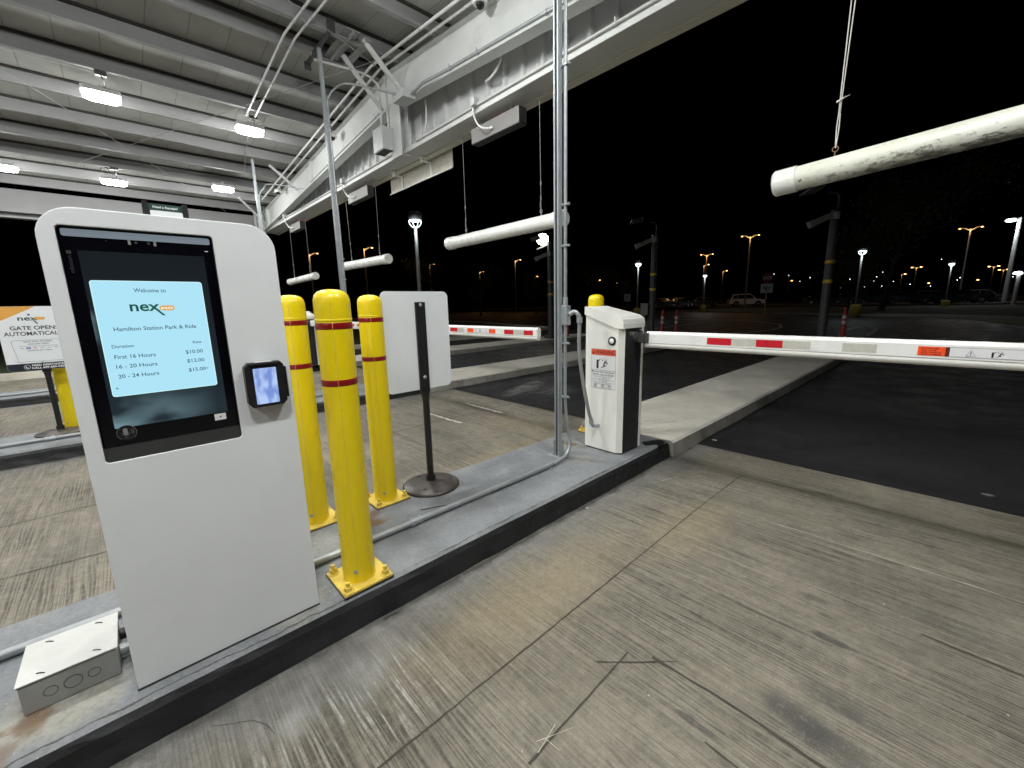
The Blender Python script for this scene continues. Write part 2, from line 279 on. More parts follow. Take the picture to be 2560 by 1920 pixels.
MT['redband'] = mat('red_reflective_band', (.24, .004, .006), .35, vary=.1)
MT['kiosk'] = mat('kiosk_powder_coat', (.75, .77, .785), .42, vary=.03, scale=5, bump=.05, bscale=350, dirt=(.58, .58, .54), dscale=11, dthr=.70, damt=.4)
MT['blackglass'] = mat('black_glass', (.003, .003, .005), .08, vary=.1)
MT['blackmat'] = mat('black_plastic', (.012, .012, .014), .42, vary=.2)
MT['bezel'] = mat('grey_bezel', (.035, .035, .035), .45)
MT['glossybar'] = emit('status_bar', (.30, .37, .43), .44, rough=.3)
MT['card'] = emit('screen_card', (.42, .77, .93), .81)
MT['cardglow'] = emit('screen_card_edge', (.62, .95, 1.), .81)
MT['txt'] = emit('screen_text', (.05, .115, .15), .81)
MT['txtgreen'] = emit('screen_text_green', (.004, .085, .055), .81)
MT['pill'] = emit('screen_orange', (.70, .40, .13), .81)
MT['pilltxt'] = emit('screen_cream', (.95, .93, .78), .81)
MT['icon'] = mat('grey_icon', (.22, .22, .22), .5)
MT['faint'] = mat('faint_mark', (.035, .036, .04), .5)
MT['white_sticker'] = mat('white_sticker', (.74, .75, .76), .4, vary=.03)
MT['ink'] = mat('black_ink', (.02, .02, .022), .5)
MT['darkink'] = mat('charcoal_ink', (.055, .058, .07), .5)
MT['navy'] = mat('navy_band', (.012, .014, .028), .45)
MT['orange_print'] = mat('orange_print', (.72, .36, .07), .5)
MT['green_print'] = mat('green_print', (.02, .06, .045), .5)
MT['blue_print'] = mat('blue_print', (.06, .12, .42), .5)
MT['red_print'] = mat('red_print', (.72, .11, .055), .5)
MT['darkred'] = mat('dark_red_ink', (.10, .008, .006), .5)
MT['signback'] = mat('white_sign_sheet', (.74, .77, .79), .42, vary=.03, scale=4, dirt=(.5, .5, .5), dscale=16, dthr=.68, damt=.5)
MT['post'] = mat('black_sign_post', (.014, .014, .015), .35, vary=.2)
MT['basedisc'] = mat('worn_iron_base', (.075, .068, .062), .38, metal=.35, vary=.35, scale=12, dirt=(.16, .08, .04), dscale=7, dthr=.58, damt=.6)
MT['cab'] = mat('cream_cabinet', (.80, .80, .75), .38, vary=.03, scale=3, dirt=(.50, .48, .40), dscale=3.5, dthr=.56, damt=.30, stretch=(1.6, 1.6, .45))
MT['cabdark'] = mat('charcoal_panel', (.022, .023, .025), .5, vary=.12, scale=20)
MT['logo'] = mat('pale_logo', (.42, .42, .42), .4)
MT['arm'] = mat('white_arm', (.78, .78, .76), .3, vary=.02, dirt=(.5, .5, .47), dscale=18, dthr=.70, damt=.6)
MT['armfoam'] = mat('foam_edge', (.66, .66, .62), .55, vary=.05, dirt=(.4, .4, .36), dscale=14, dthr=.66, damt=.5)
MT['redtape'] = mat('red_reflective', (.52, .008, .022), .35, vary=.15, scale=40)
MT['whitetape'] = mat('white_reflective', (.50, .50, .44), .4, vary=.12, scale=50)
MT['orangetape'] = mat('orange_label', (.90, .085, .012), .4)
MT['lightglass'] = mat('indicator_lens', (.80, .82, .84), .35)
MT['led_box'] = mat('grey_sign_housing', (.23, .225, .22), .5, vary=.06)
MT['led_dark'] = mat('dark_sign_side', (.05, .05, .05), .5)
MT['redled'] = emit('red_signal', (1., .03, .04), 4.)
MT['panel'] = mat('weathered_panel', (.55, .53, .47), .6, vary=.12, scale=9, dirt=(.42, .38, .31), dscale=7, dthr=.5, damt=.6)
MT['lens'] = emit('lamp_lens', (1., .99, .95), LENS_E)
MT['dome'] = mat('dome_glass', (.008, .008, .01), .06)
MT['polepaint'] = mat('dark_bronze_pole', (.05, .05, .052), .55, vary=.15)
MT['greypole'] = mat('grey_pole', (.13, .13, .125), .5)
MT['yellowtape'] = mat('yellow_tape', (.60, .38, .04), .5)
MT['camgrey'] = mat('camera_grey', (.30, .30, .30), .5)
MT['solar'] = mat('solar_panel', (.10, .10, .11), .3)
MT['tube'] = mat('orange_red_plastic', (.50, .030, .025), .45, vary=.08)
MT['tubeband'] = mat('silver_band', (.62, .62, .62), .4)
MT['grass'] = mat('grass_ground', (.028, .042, .014), .95, vary=.5, scale=3, bump=.8, bscale=25)
MT['earth'] = mat('dark_earth', (.03, .03, .025), .95, vary=.3, scale=.6)
MT['lot'] = mat('worn_asphalt', (.055, .05, .045), .85, vary=.25, scale=.5)
MT['line'] = mat('worn_white_paint', (.55, .55, .52), .7, vary=.3, scale=6)
MT['walk'] = mat('sidewalk_concrete', (.30, .29, .26), .85, vary=.15)
MT['bark'] = mat('bark', (.06, .048, .036), .9, vary=.3)
MT['leaf'] = mat('leaf', (.05, .075, .028), .6, vary=.4, scale=2)
MT['sodium'] = emit('sodium_lamp', (1., .50, .15), 6.)
MT['ledwhite'] = emit('white_lamp', (.82, .97, 1.), 4.)
MT['flood'] = emit('flood_lamp', (1., .97, .86), 25.)
MT['farwhite'] = emit('far_white_lamp', (.85, .93, 1.), 6.)
MT['carpaint'] = mat('white_car_paint', (.70, .66, .60), .3, coat=.5, vary=.02)
MT['cardark'] = mat('dark_car_paint', (.02, .022, .026), .25, coat=.6, vary=.05)
MT['carsilver'] = mat('silver_car_paint', (.09, .095, .10), .3, metal=.3, vary=.05)
MT['carglass'] = mat('car_glass', (.008, .009, .01), .06)
MT['rubber'] = mat('tyre_rubber', (.012, .012, .012), .8)
MT['rim'] = mat('alloy_rim', (.35, .35, .36), .3, metal=.8)
MT['headlamp'] = mat('headlamp_glass', (.5, .5, .5), .1)
MT['taillamp'] = mat('tail_lamp', (.30, .01, .01), .2)
MT['crack'] = mat('joint_filler', (.060, .052, .042), .9, vary=.3, scale=30)
MT['palecrack'] = mat('pale_joint', (.52, .49, .42), .85, vary=.25, scale=30)
MT['plant'] = mat('planter_yellow', (.33, .24, .03), .7)
MT['signred'] = mat('stop_red', (.16, .012, .012), .5)
MT['signwhite'] = mat('sign_white', (.5, .5, .48), .5)
MT['cardboard'] = mat('scrap_paper', (.55, .55, .52), .8)

# ------------------------------------------------------------------ mesh helpers
ORG = {}
class MB:
    def __init__(s): s.v = []; s.f = []; s.m = []; s.s = []
    def add(s, vs, fs, m=0, sm=False):
        o = len(s.v); s.v += [Vector(p) for p in vs]
        for f in fs: s.f.append([i+o for i in f]); s.m.append(m); s.s.append(sm)
        return s
    def box(s, x0, x1, y0, y1, z0, z1, m=0):
        return s.add([(x0, y0, z0), (x1, y0, z0), (x1, y1, z0), (x0, y1, z0), (x0, y0, z1), (x1, y0, z1), (x1, y1, z1), (x0, y1, z1)],
                     [(3, 2, 1, 0), (4, 5, 6, 7), (0, 1, 5, 4), (1, 2, 6, 5), (2, 3, 7, 6), (3, 0, 4, 7)], m)
    def bar(s, p, q, w, h, m=0, up=(0, 0, 1)):       # rectangular bar from p to q
        p, q = Vector(p), Vector(q); d = (q-p).normalized(); u = Vector(up)
        if abs(d.dot(u)) > .99: u = Vector((1, 0, 0))
        a = d.cross(u).normalized(); b = a.cross(d).normalized(); vs = []
        for c in (p, q):
            for i, j in ((-1, -1), (1, -1), (1, 1), (-1, 1)): vs.append(c+a*i*w/2+b*j*h/2)
        return s.add(vs, [(3, 2, 1, 0), (4, 5, 6, 7), (0, 1, 5, 4), (1, 2, 6, 5), (2, 3, 7, 6), (3, 0, 4, 7)], m)
    def cyl(s, p, q, r, r2=None, n=18, m=0, caps=True, sm=True):
        r2 = r if r2 is None else r2; p, q = Vector(p), Vector(q); d = (q-p).normalized()
        u = Vector((0, 0, 1)) if abs(d.z) < .9 else Vector((1, 0, 0)); a = d.cross(u).normalized(); b = d.cross(a)
        vs = []
        for c, rr in ((p, r), (q, r2)):
            for i in range(n): t = 2*math.pi*i/n; vs.append(c+a*math.cos(t)*rr+b*math.sin(t)*rr)
        s.add(vs, [(i, (i+1) % n, n+(i+1) % n, n+i) for i in range(n)], m, sm)
        if caps: s.add(vs[:n], [tuple(range(n-1, -1, -1))], m); s.add(vs[n:], [tuple(range(n))], m)
        return s
    def lathe(s, c, prof, n=24, m=0, axis='z'):
        vs = []; c = Vector(c)
        for r, z in prof:
            for i in range(n):
                t = 2*math.pi*i/n; ca, sa = math.cos(t)*r, math.sin(t)*r
                vs.append(c+Vector({'z': (ca, sa, z), 'x': (z, ca, sa), 'y': (ca, z, sa)}[axis]))
        fs = []
        for k in range(len(prof)-1):
            for i in range(n): j = (i+1) % n; fs.append((k*n+i, k*n+j, (k+1)*n+j, (k+1)*n+i))
        s.add(vs, fs, m, True); o = (len(prof)-1)*n
        if prof[0][0] > 1e-5: s.add(vs[:n], [tuple(range(n-1, -1, -1))], m)
        if prof[-1][0] > 1e-5: s.add(vs[o:], [tuple(range(n))], m)
        return s
    def tube(s, pts, r, n=10, m=0, sub=0):
        pts = [Vector(p) for p in pts]
        if sub and len(pts) > 2:                        # Catmull-Rom smoothing
            out = []; P = [pts[0]*2-pts[1]]+pts+[pts[-1]*2-pts[-2]]
            for i in range(1, len(P)-2):
                for k in range(sub):
                    t = k/sub; a, b, c, d = P[i-1], P[i], P[i+1], P[i+2]
                    out.append(.5*((2*b)+(c-a)*t+(2*a-5*b+4*c-d)*t*t+(3*b-a-3*c+d)*t**3))
            out.append(pts[-1]); pts = out
        nrm = None; rings = []
        for i, p in enumerate(pts):
            d = (pts[min(i+1, len(pts)-1)]-pts[max(i-1, 0)]).normalized()
            if nrm is None:
                u = Vector((0, 0, 1)) if abs(d.z) < .9 else Vector((1, 0, 0)); nrm = d.cross(u).normalized()
            nrm = (nrm-d*nrm.dot(d)).normalized(); b = d.cross(nrm)
            rings.append([p+(nrm*math.cos(2*math.pi*k/n)+b*math.sin(2*math.pi*k/n))*r for k in range(n)])
        vs = [v for rg in rings for v in rg]
        fs = [(k*n+i, k*n+(i+1) % n, (k+1)*n+(i+1) % n, (k+1)*n+i) for k in range(len(rings)-1) for i in range(n)]
        s.add(vs, fs, m, True); s.add(rings[0], [tuple(range(n-1, -1, -1))], m); s.add(rings[-1], [tuple(range(n))], m)
        return s
    def prism(s, poly, vec, m=0, mside=None):         # poly: 3D points, extruded by vec
        n = len(poly); v = Vector(vec); P = [Vector(p) for p in poly]; Q = [p+v for p in P]
        s.add(P, [tuple(range(n-1, -1, -1))], m); s.add(Q, [tuple(range(n))], m)
        ms = m if mside is None else mside
        for i in range(n): j = (i+1) % n; s.add([P[i], P[j], Q[j], Q[i]], [(0, 1, 2, 3)], ms)
        return s
    def poly(s, pts, m=0): return s.add(pts, [tuple(range(len(pts)))], m)
    def text(s, body, o, r, u, size, width=None, align='LEFT', m=0, bold=0.):
        vs, fs, (x0, x1) = glyphs(body, bold)
        if not vs: return s
        sx = size if width is None else width/max(1e-6, x1-x0)
        off = -x0*sx if align == 'LEFT' else (-(x0+x1)/2*sx if align == 'CENTER' else -x1*sx)
        o, r, u = Vector(o), Vector(r).normalized(), Vector(u).normalized()
        return s.add([o+r*(x*sx+off)+u*(y*size) for x, y in vs], fs, m)
    def build(s, name, mats, parent=None, bevel=0., seg=2):
        if not isinstance(mats, (list, tuple)): mats = [mats]
        o0 = ORG.get(parent, Vector((0, 0, 0))) if parent is not None else Vector((0, 0, 0))
        me = bpy.data.meshes.new(name); me.from_pydata([tuple(v-o0) for v in s.v], [], s.f)
        for mm in mats: me.materials.append(mm)
        me.polygons.foreach_set('material_index', s.m); me.polygons.foreach_set('use_smooth', s.s); me.update()
        ob = bpy.data.objects.new(name, me); col.objects.link(ob)
        if parent is not None: ob.parent = parent; ORG[ob] = o0
        if bevel:
            b = ob.modifiers.new('bevel', 'BEVEL'); b.width = bevel; b.segments = seg; b.limit_method = 'ANGLE'; b.angle_limit = math.radians(40); b.harden_normals = False
        return ob
_gl = {}
def glyphs(body, bold=0.):
    k = (body, bold)
    if k in _gl: return _gl[k]
    cu = bpy.data.curves.new('t', 'FONT'); cu.body = body; cu.size = 1.; cu.offset = bold; cu.resolution_u = 3; cu.fill_mode = 'FRONT'
    ob = bpy.data.objects.new('t', cu); col.objects.link(ob); dg = bpy.context.evaluated_depsgraph_get(); me = bpy.data.meshes.new_from_object(ob.evaluated_get(dg))
    vs = [(v.co.x, v.co.y) for v in me.vertices]; fs = [tuple(p.vertices) for p in me.polygons]
    bpy.data.objects.remove(ob); bpy.data.meshes.remove(me)
    xs = [v[0] for v in vs] or [0, 1]; _gl[k] = (vs, fs, (min(xs), max(xs))); return _gl[k]
def tag(o, label=None, cat=None, group=None, kind=None):
    if label: o['label'] = label
    if cat: o['category'] = cat
    if group: o['group'] = group
    if kind: o['kind'] = kind
    return o
def thing(name, loc, label, cat, group=None):
    o = bpy.data.objects.new(name, None); col.objects.link(o); o.location = loc; o.empty_display_size = .1; ORG[o] = Vector(loc)
    return tag(o, label, cat, group)
KIDS = {}
def copy_tree(o, parent=None):
    c = o.copy(); col.objects.link(c)
    if parent is not None: c.parent = parent
    for ch in [x for x in bpy.data.objects if x.parent == o]: copy_tree(ch, c)
    return c
def copy_thing(o, loc, label, rz=None):
    c = copy_tree(o); c.location = loc
    if rz is not None: c.rotation_euler = (0, 0, rz)
    c['label'] = label
    return c
def rrect(x0, x1, y0, y1, r, n=6, corners=(1, 1, 1, 1)):      # corners: bl, br, tr, tl
    out = []
    for (cx_, cy_, a0, k) in ((x0, y0, 180, 0), (x1, y0, 270, 1), (x1, y1, 0, 2), (x0, y1, 90, 3)):
        if not corners[k]: out.append((cx_, cy_)); continue
        ox = cx_+r if cx_ == x0 else cx_-r; oy = cy_+r if cy_ == y0 else cy_-r
        for i in range(n+1): a = math.radians(a0+90*i/n); out.append((ox+r*math.cos(a), oy+r*math.sin(a)))
    return out
def curve_plate(outer, holes, depth, bevel=0.):              # 2D outline with holes -> (verts, faces) in x,y,z with z in +-depth
    cu = bpy.data.curves.new('c', 'CURVE'); cu.dimensions = '2D'; cu.fill_mode = 'BOTH'; cu.extrude = depth; cu.bevel_depth = bevel; cu.bevel_resolution = 2
    for pts in [outer]+holes:
        sp = cu.splines.new('POLY'); sp.points.add(len(pts)-1)
        for p, q in zip(sp.points, pts): p.co = (q[0], q[1], 0, 1)
        sp.use_cyclic_u = True
    ob = bpy.data.objects.new('c', cu); col.objects.link(ob); dg = bpy.context.evaluated_depsgraph_get(); me = bpy.data.meshes.new_from_object(ob.evaluated_get(dg))
    vs = [v.co.copy() for v in me.vertices]; fs = [tuple(p.vertices) for p in me.polygons]
    bpy.data.objects.remove(ob); bpy.data.meshes.remove(me); return vs, fs

# ------------------------------------------------------------------ ground, lanes, roads
def sheet(name, pts, z, m, kind='structure'):
    b = MB(); b.poly([(x, y, z) for x, y in pts]); return tag(b.build(name, m), kind=kind)
sheet('ground', [(-900, -600), (900, -600), (900, 1500), (-900, 1500)], -.06, MT['earth'])
b = MB(); xs = [-13.1, -9.2, -5.4, -1.51, 4.6]
b.poly([(-13.1, -14, 0), (4.6, -14, 0), (4.6, 3.67, 0), (-13.1, 3.67, 0)]); tag(b.build('lane_pavement', MT['lane']), kind='structure')
# asphalt beyond the canopy's drip line, with a ragged near edge lying over the slab
b = MB(); edge = []
x = -13.1
while x < 5.0: edge.append((x, 3.67+random.uniform(-.008, .008), .004)); x += .03
b.poly([(5.0, 3.67, .004), (30, 3.67, .004), (30, 60, .004), (-70, 60, .004), (-70, 18, .004), (-13.1, 18, .004)]+edge); tag(b.build('asphalt_road', MT['asphalt']), kind='structure')
# sawn joints, loop cuts and cracks in the slab
def strip(mb, pts, w0, z, wob=.3, m=0):
    P = []
    for i in range(len(pts)-1):
        a, c = Vector(pts[i]), Vector(pts[i+1]); n = max(2, int((c-a).length/.035))
        for k in range(n): P.append(a.lerp(c, k/n))
    P.append(Vector(pts[-1])); L_, R_ = [], []
    for i, p in enumerate(P):
        d = (P[min(i+1, len(P)-1)]-P[max(i-1, 0)]).normalized(); nn = Vector((-d.y, d.x)); w_ = w0*(1+random.uniform(-wob, wob)); j = nn*random.uniform(-.25, .25)*w0
        L_.append((*(p+nn*w_/2+j), z)); R_.append((*(p-nn*w_/2+j), z))
    for i in range(len(P)-1): mb.add([L_[i], R_[i], R_[i+1], L_[i+1]], [(0, 1, 2, 3)], m)
b = MB()
strip(b, [(-.97, -3), (-.968, 1), (-.972, 2.46), (-.96, 3.18)], .0065, .0014)
strip(b, [(-.96, 3.18), (-.5, 3.215), (.0, 3.2), (4.5, 3.2)], .006, .0018)
strip(b, [(-.68, .66), (-.685, .95), (-.69, 1.20)], .006, .0022)
strip(b, [(-.745, 1.08), (-.65, 1.175), (-.545, 1.285)], .0055, .0026, .5)
strip(b, [(-.615, 1.24), (-.42, 1.25), (-.3, 1.25), (-.1, 1.24), (.4, 1.25)], .008, .0030)
strip(b, [(-.36, 1.075), (-.1, 1.06)], .006, .0022); strip(b, [(.05, 2.07), (.5, 2.06)], .008, .0022)
for X in (-3.9, -7.7): strip(b, [(X, -8), (X+.004, 0), (X, 3.6)], .012, .0014)
strip(b, [(-5.3, 1.9), (-3.9, 1.92), (-2.45, 1.9)], .008, .0018); strip(b, [(-5.3, .25), (-4.2, .24), (-2.5, .26)], .008, .0022)
strip(b, [(-1.45, .02), (-1.42, .06), (-1.38, .12), (-1.33, .15), (-1.28, .16)], .0018, .0020); strip(b, [(-3.1, -.7), (-3.0, .1), (-3.15, .6)], .006, .0026)
strip(b, [(-1.49, .62), (-1.485, .68)], .012, .0020)
tag(b.build('pavement_joints', MT['crack']), kind='structure')
b = MB()
px0 = (-.98, 2.60)
while px0[0] < 1.6:
    px1 = (px0[0]+random.uniform(.05, .12), 2.6+random.uniform(-.006, .006))
    if random.random() < .85: strip(b, [px0, px1], .0022+.003*random.random()*(px0[0] > -.6), .0016, .6)
    px0 = px1
for p_, q_ in (((-.705, .72), (-.655, .83)), ((-.68, .70), (-.70, .80)), ((-.69, .745), (-.64, .75))): strip(b, [p_, q_], .0016, .0034, .5)
for X0, Y0, X1, Y1 in ((-4.32, 2.58, -3.65, 2.6), (-4.36, 3.21, -3.64, 3.2)): strip(b, [(X0, Y0), (X1, Y1)], .03, .0026, .5)
strip(b, [(-1.36, 2.62), (-1.28, 2.85)], .003, .0016, .5)
tag(b.build('pavement_scrapes', MT['palecrack']), kind='structure')
# beyond: grass, kerbs, parking lot, painted lines
sheet('grass_verge', [(-13.35, -14), (-13.35, 9), (-12.9, 12), (-14.6, 16), (-24, 19), (-70, 22), (-70, -14)], .09, MT['grass'])
b = MB(); kp = [(-13.1, -14), (-13.1, 9), (-12.7, 12), (-14.4, 16.2), (-24, 19.3), (-70, 22.4)]
for i in range(len(kp)-1):
    b.bar((kp[i][0]-.1, kp[i][1], .07), (kp[i+1][0]-.1, kp[i+1][1], .07), .18, .14)
tag(b.build('roadside_kerb', MT['median']), kind='structure')
kerbF = [(-24, 52), (-12.3, 42.7), (-7.45, 39.3), (-4.5, 36.9), (-.9, 34.8), (.6, 32.6), (1.9, 27.0), (2.6, 18), (4.5, 9), (7.5, 4)]
b = MB()
for i in range(len(kerbF)-1): b.bar((*kerbF[i], .07), (*kerbF[i+1], .07), .2, .16)
tag(b.build('far_kerb', MT['walk']), kind='structure')
b = MB()
side = [(p[0]+1.5*(.4+.6*min(1, max(0, (40-p[1])/10))), p[1]+.9) for p in kerbF]
for i in range(3, len(kerbF)-1): b.add([(*kerbF[i], .14), (*side[i], .145), (*side[i+1], .145), (*kerbF[i+1], .14)], [(0, 3, 2, 1)])
tag(b.build('sidewalk', MT['walk']), kind='structure')
b = MB(); b.poly([(p[0], p[1], .12) for p in kerbF]+[(60, 4, .12), (60, 62, .3), (-24, 62, .3)]); tag(b.build('far_grass', MT['grass']), kind='structure')
sheet('parking_lot', [(-170, 60.5), (90, 60.5), (90, 330), (-170, 330)], .42, MT['lot'])
b = MB()
def pline(pts, w0): strip(b, pts, w0, .0082+.0006*random.random(), .1)
pline([(-14, 29.6), (-12.4, 29.04), (-9.5, 28.4), (-8.14, 27.48), (-6.2, 24.6), (-5.46, 21.87), (-5.3, 20), (-5.6, 18.2), (-6.6, 16.4), (-8, 15.2)], .14)
pline([(-5.6, 27.6), (-3.72, 26.47), (-2.71, 24.19), (-2.17, 21.9), (-2.0, 17.93)], .14)
pline([(-9.64, 29.7), (-7.0, 29.2)], .16); pline([(-7.54, 32.4), (-6.2, 33.2)], .16); pline([(-3.4, 27.5), (-1.2, 26.6), (1.0, 22.5)], .12)
pline([(-18, 36), (-13, 33.6)], .16); pline([(-11, 9.5), (-9.8, 16), (-10.5, 26)], .12)
tag(b.build('lane_markings', MT['line']), kind='structure')

# ------------------------------------------------------------------ lane islands
def island(x0, x1, y0, y1, label, n):
    t = thing('traffic_island', ((x0+x1)/2, (y0+y1)/2, 0), label, 'traffic island', 'painted islands between the lanes')
    b = MB(); N_ = 90; zt = .13
    ring = []
    for i in range(N_+1):
        y = y0+(y1-y0)*i/N_; ring.append(y)
    prof = [(0, 0., 1), (.012, .05, 1), (.016, .095, 1), (.030, .118, 1), (.050, .13, 0)]
    rows = []
    for y in ring:
        jit = [random.uniform(-.004, .004) for _ in prof]
        Rr = [(x1-p[0]+jit[k]*.8, y, p[1]+(jit[k]*.4 if 0 < k < 4 else 0)) for k, p in enumerate(prof)]
        Lr = [(x0+p[0]-jit[k]*.8, y, p[1]) for k, p in enumerate(prof)]
        rows.append(Rr+list(reversed(Lr)))
    n2 = len(rows[0])
    for i in range(N_):
        for k in range(n2-1):
            top = (len(prof)-2 <= k <= len(prof))
            b.add([rows[i][k], rows[i][k+1], rows[i+1][k+1], rows[i+1][k]], [(3, 2, 1, 0)], 1 if top else 0)
    b.add(rows[-1], [tuple(range(n2-1, -1, -1))], 0); b.add(rows[0], [tuple(range(n2))], 0)
    o = b.build('kerb', [MT['kerb'], MT['itop']], t); return t
island(-2.37, -1.51, -7, 3.2, 'grey painted lane island with black kerb under the pay kiosk', 1)
island(-6.26, -5.40, -7, 3.2, 'grey painted lane island with black kerb behind the yellow bollards', 2)
island(-10.06, -9.20, -7, 3.2, 'farthest grey painted lane island with black kerb', 3)
def median(x0, x1, y1, label):
    t = thing('concrete_median', ((x0+x1)/2, 3.2, 0), label, 'median', 'pale concrete medians beyond the gates')
    b = MB(); N_ = 60
    for i in range(N_):
        ya, yb = 3.215+(y1-3.2)*i/N_, 3.215+(y1-3.2)*(i+1)/N_
        wa = [random.uniform(-.004, .004) for _ in range(2)]
    ys = [3.215+(y1-3.2)*i/N_ for i in range(N_+1)]; jr = [random.uniform(-.006, .006) for _ in ys]; rows = []
    for y, j in zip(ys, jr):
        e = 1 if y < y1-.6 else max(.25, math.sqrt(max(0, 1-((y-(y1-.6))/.62)**2)))
        xm = (x0+x1)/2; a, c = xm+(x0-xm)*e, xm+(x1-xm)*e
        rows.append([(c-.0+j, y, 0), (c-.012, y, .115), (c-.035, y, .132), (a+.035, y, .132), (a+.012, y, .115), (a, y, 0)])
    for i in range(N_):
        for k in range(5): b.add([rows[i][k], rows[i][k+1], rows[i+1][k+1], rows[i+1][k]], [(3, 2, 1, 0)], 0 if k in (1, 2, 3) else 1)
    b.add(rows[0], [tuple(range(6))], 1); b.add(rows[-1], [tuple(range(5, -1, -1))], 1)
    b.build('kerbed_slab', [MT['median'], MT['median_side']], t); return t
median(-2.46, -1.49, 13.0, 'pale concrete median running on from the island with the white gate cabinet')
median(-6.40, -5.36, 13.0, 'pale concrete median seen right of the blank white sign')
median(-10.3, -9.2, 13.0, 'farthest pale concrete median, under the tip of the far gate arm')

# ------------------------------------------------------------------ canopy
RX = -5.86; SL = .083
def zr(x, z0): return z0-SL*abs(x-RX)
XL, XR = -13.7, 2.0; YB, YF = -9.0, 3.70; PB = 4.535; DK = 4.745
can = thing('canopy', (RX, 0, 0), 'white steel canopy roof with exposed purlins over the lanes', 'canopy')
b = MB()
for xa, xb in ((XL, RX), (RX, XR)):
    b.add([(xa, YB, zr(xa, DK)), (xb, YB, zr(xb, DK)), (xb, YF, zr(xb, DK)), (xa, YF, zr(xa, DK))], [(3, 2, 1, 0)])
    b.add([(xa, YB, zr(xa, DK)+.08), (xb, YB, zr(xb, DK)+.08), (xb, YF, zr(xb, DK)+.08), (xa, YF, zr(xa, DK)+.08)], [(0, 1, 2, 3)])
b.build('roof_deck', MT['deck'], can)
px_ = [RX-.29-.9*k for k in range(9)]+[RX+.29+.9*k for k in range(9)]
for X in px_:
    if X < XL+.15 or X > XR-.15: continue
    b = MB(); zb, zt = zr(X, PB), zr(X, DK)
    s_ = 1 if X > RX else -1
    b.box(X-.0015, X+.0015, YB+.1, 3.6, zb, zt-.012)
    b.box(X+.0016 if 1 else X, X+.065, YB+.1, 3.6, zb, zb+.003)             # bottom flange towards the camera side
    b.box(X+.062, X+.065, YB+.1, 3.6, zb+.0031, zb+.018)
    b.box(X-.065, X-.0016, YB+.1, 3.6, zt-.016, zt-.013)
    b.box(X+.002, X+.035, YB+.1, 3.6, zt-.030, zt-.004, 1)                  # dark strip standing in for the shadow line under the deck
    b.build('purlin', [MT['purlin'], MT['shade_dirt']], can)
def ibeam(name, xa, xb, y, depth_top, zbot, fw=.15):
    b = MB(); n = 1
    def seg(x0, x1):
        for (ya, yb, f0, f1) in ((y-.006, y+.006, lambda x: zr(x, zbot)+.014, lambda x: zr(x, depth_top)-.014), (y-fw/2, y+fw/2, lambda x: zr(x, zbot), lambda x: zr(x, zbot)+.0138), (y-fw/2, y+fw/2, lambda x: zr(x, depth_top)-.0138, lambda x: zr(x, depth_top)-.001)):
            v = [(x0, ya, f0(x0)), (x1, ya, f0(x1)), (x1, yb, f0(x1)), (x0, yb, f0(x0)), (x0, ya, f1(x0)), (x1, ya, f1(x1)), (x1, yb, f1(x1)), (x0, yb, f1(x0))]
            b.add(v, [(3, 2, 1, 0), (4, 5, 6, 7), (0, 1, 5, 4), (1, 2, 6, 5), (2, 3, 7, 6), (3, 0, 4, 7)])
    seg(xa, RX) ; seg(RX, xb)
    for X in (-12.9, -9.35, -2.5, .9): b.box(X-.005, X+.005, y-fw/2+.01, y-.0065, zr(X, zbot)+.014, zr(X, depth_top)-.014)
    return b.build(name, MT['steel'], can)
ibeam('front_beam', -13.5, 1.9, 3.285, PB, 4.075)
ibeam('rear_beam', -13.5, 1.9, -8.4, PB, 4.075)
b = MB(); b.box(-13.62, -13.60, YB, 3.1, 3.40, 3.865); b.box(-13.62, -13.42, YB, 3.1, 3.385, 3.3995); b.box(-13.60, -13.42, YB, 3.1, 3.27, 3.2825); b.box(-13.62, -13.6005, YB, 3.1, 3.27, 3.384); b.build('eave_beam', MT['purlin'], can)
b = MB(); b.box(1.92, 1.94, YB, 3.1, 3.40, 3.88); b.box(1.76, 1.94, YB, 3.1, 3.385, 3.3995); b.build('eave_beam', MT['steel'], can)
# corrugated end wall of the canopy
b = MB(); xs = []; x = -13.7; prof = [(0, 0), (.16, 0), (.175, -.042), (.215, -.042), (.23, 0), (.30, 0)]
pts = []
while x < 2.0:
    for dx, dy in prof[:-1]: pts.append((x+dx, 3.645+dy))
    x += .30
for i in range(len(pts)-1):
    (xa, ya), (xb, yb) = pts[i], pts[i+1]; b.add([(xa, ya, 3.452), (xb, yb, 3.452), (xb, yb, zr(xb, DK)-.003), (xa, ya, zr(xa, DK)-.003)], [(0, 1, 2, 3)])
b.build('corrugated_wall', MT['sheet'], can)
b = MB(); b.box(-13.7, 2.0, 3.6655, 3.675, 3.427, 4.0); b.build('outer_fascia', MT['steel'], can)
b = MB(); b.box(-13.7, 2.0, 3.30, 3.660, 3.445, 3.449); b.box(-13.7, 2.0, 3.30, 3.306, 3.4492, 3.51); b.build('soffit_channel', MT['steel'], can, bevel=.002)
b = MB(); b.box(-13.7, 2.0, 3.57, 3.574, 3.430, 3.4448); b.box(-13.7, 2.0, 3.5742, 3.665, 3.427, 3.431); b.build('drip_flashing', MT['flash'], can)
b = MB(); b.box(-5.90, -5.60, 3.205, 3.215, 3.395, 4.11); b.box(-5.90, -5.60, 3.325, 3.335, 3.452, 4.06); b.box(-5.755, -5.745, 3.2155, 3.3245, 3.452, 4.06)
b.box(-5.90, -5.60, 3.2155, 3.3395, 3.395, 3.405); b.build('ridge_stub', MT['steel'], can, bevel=.002)
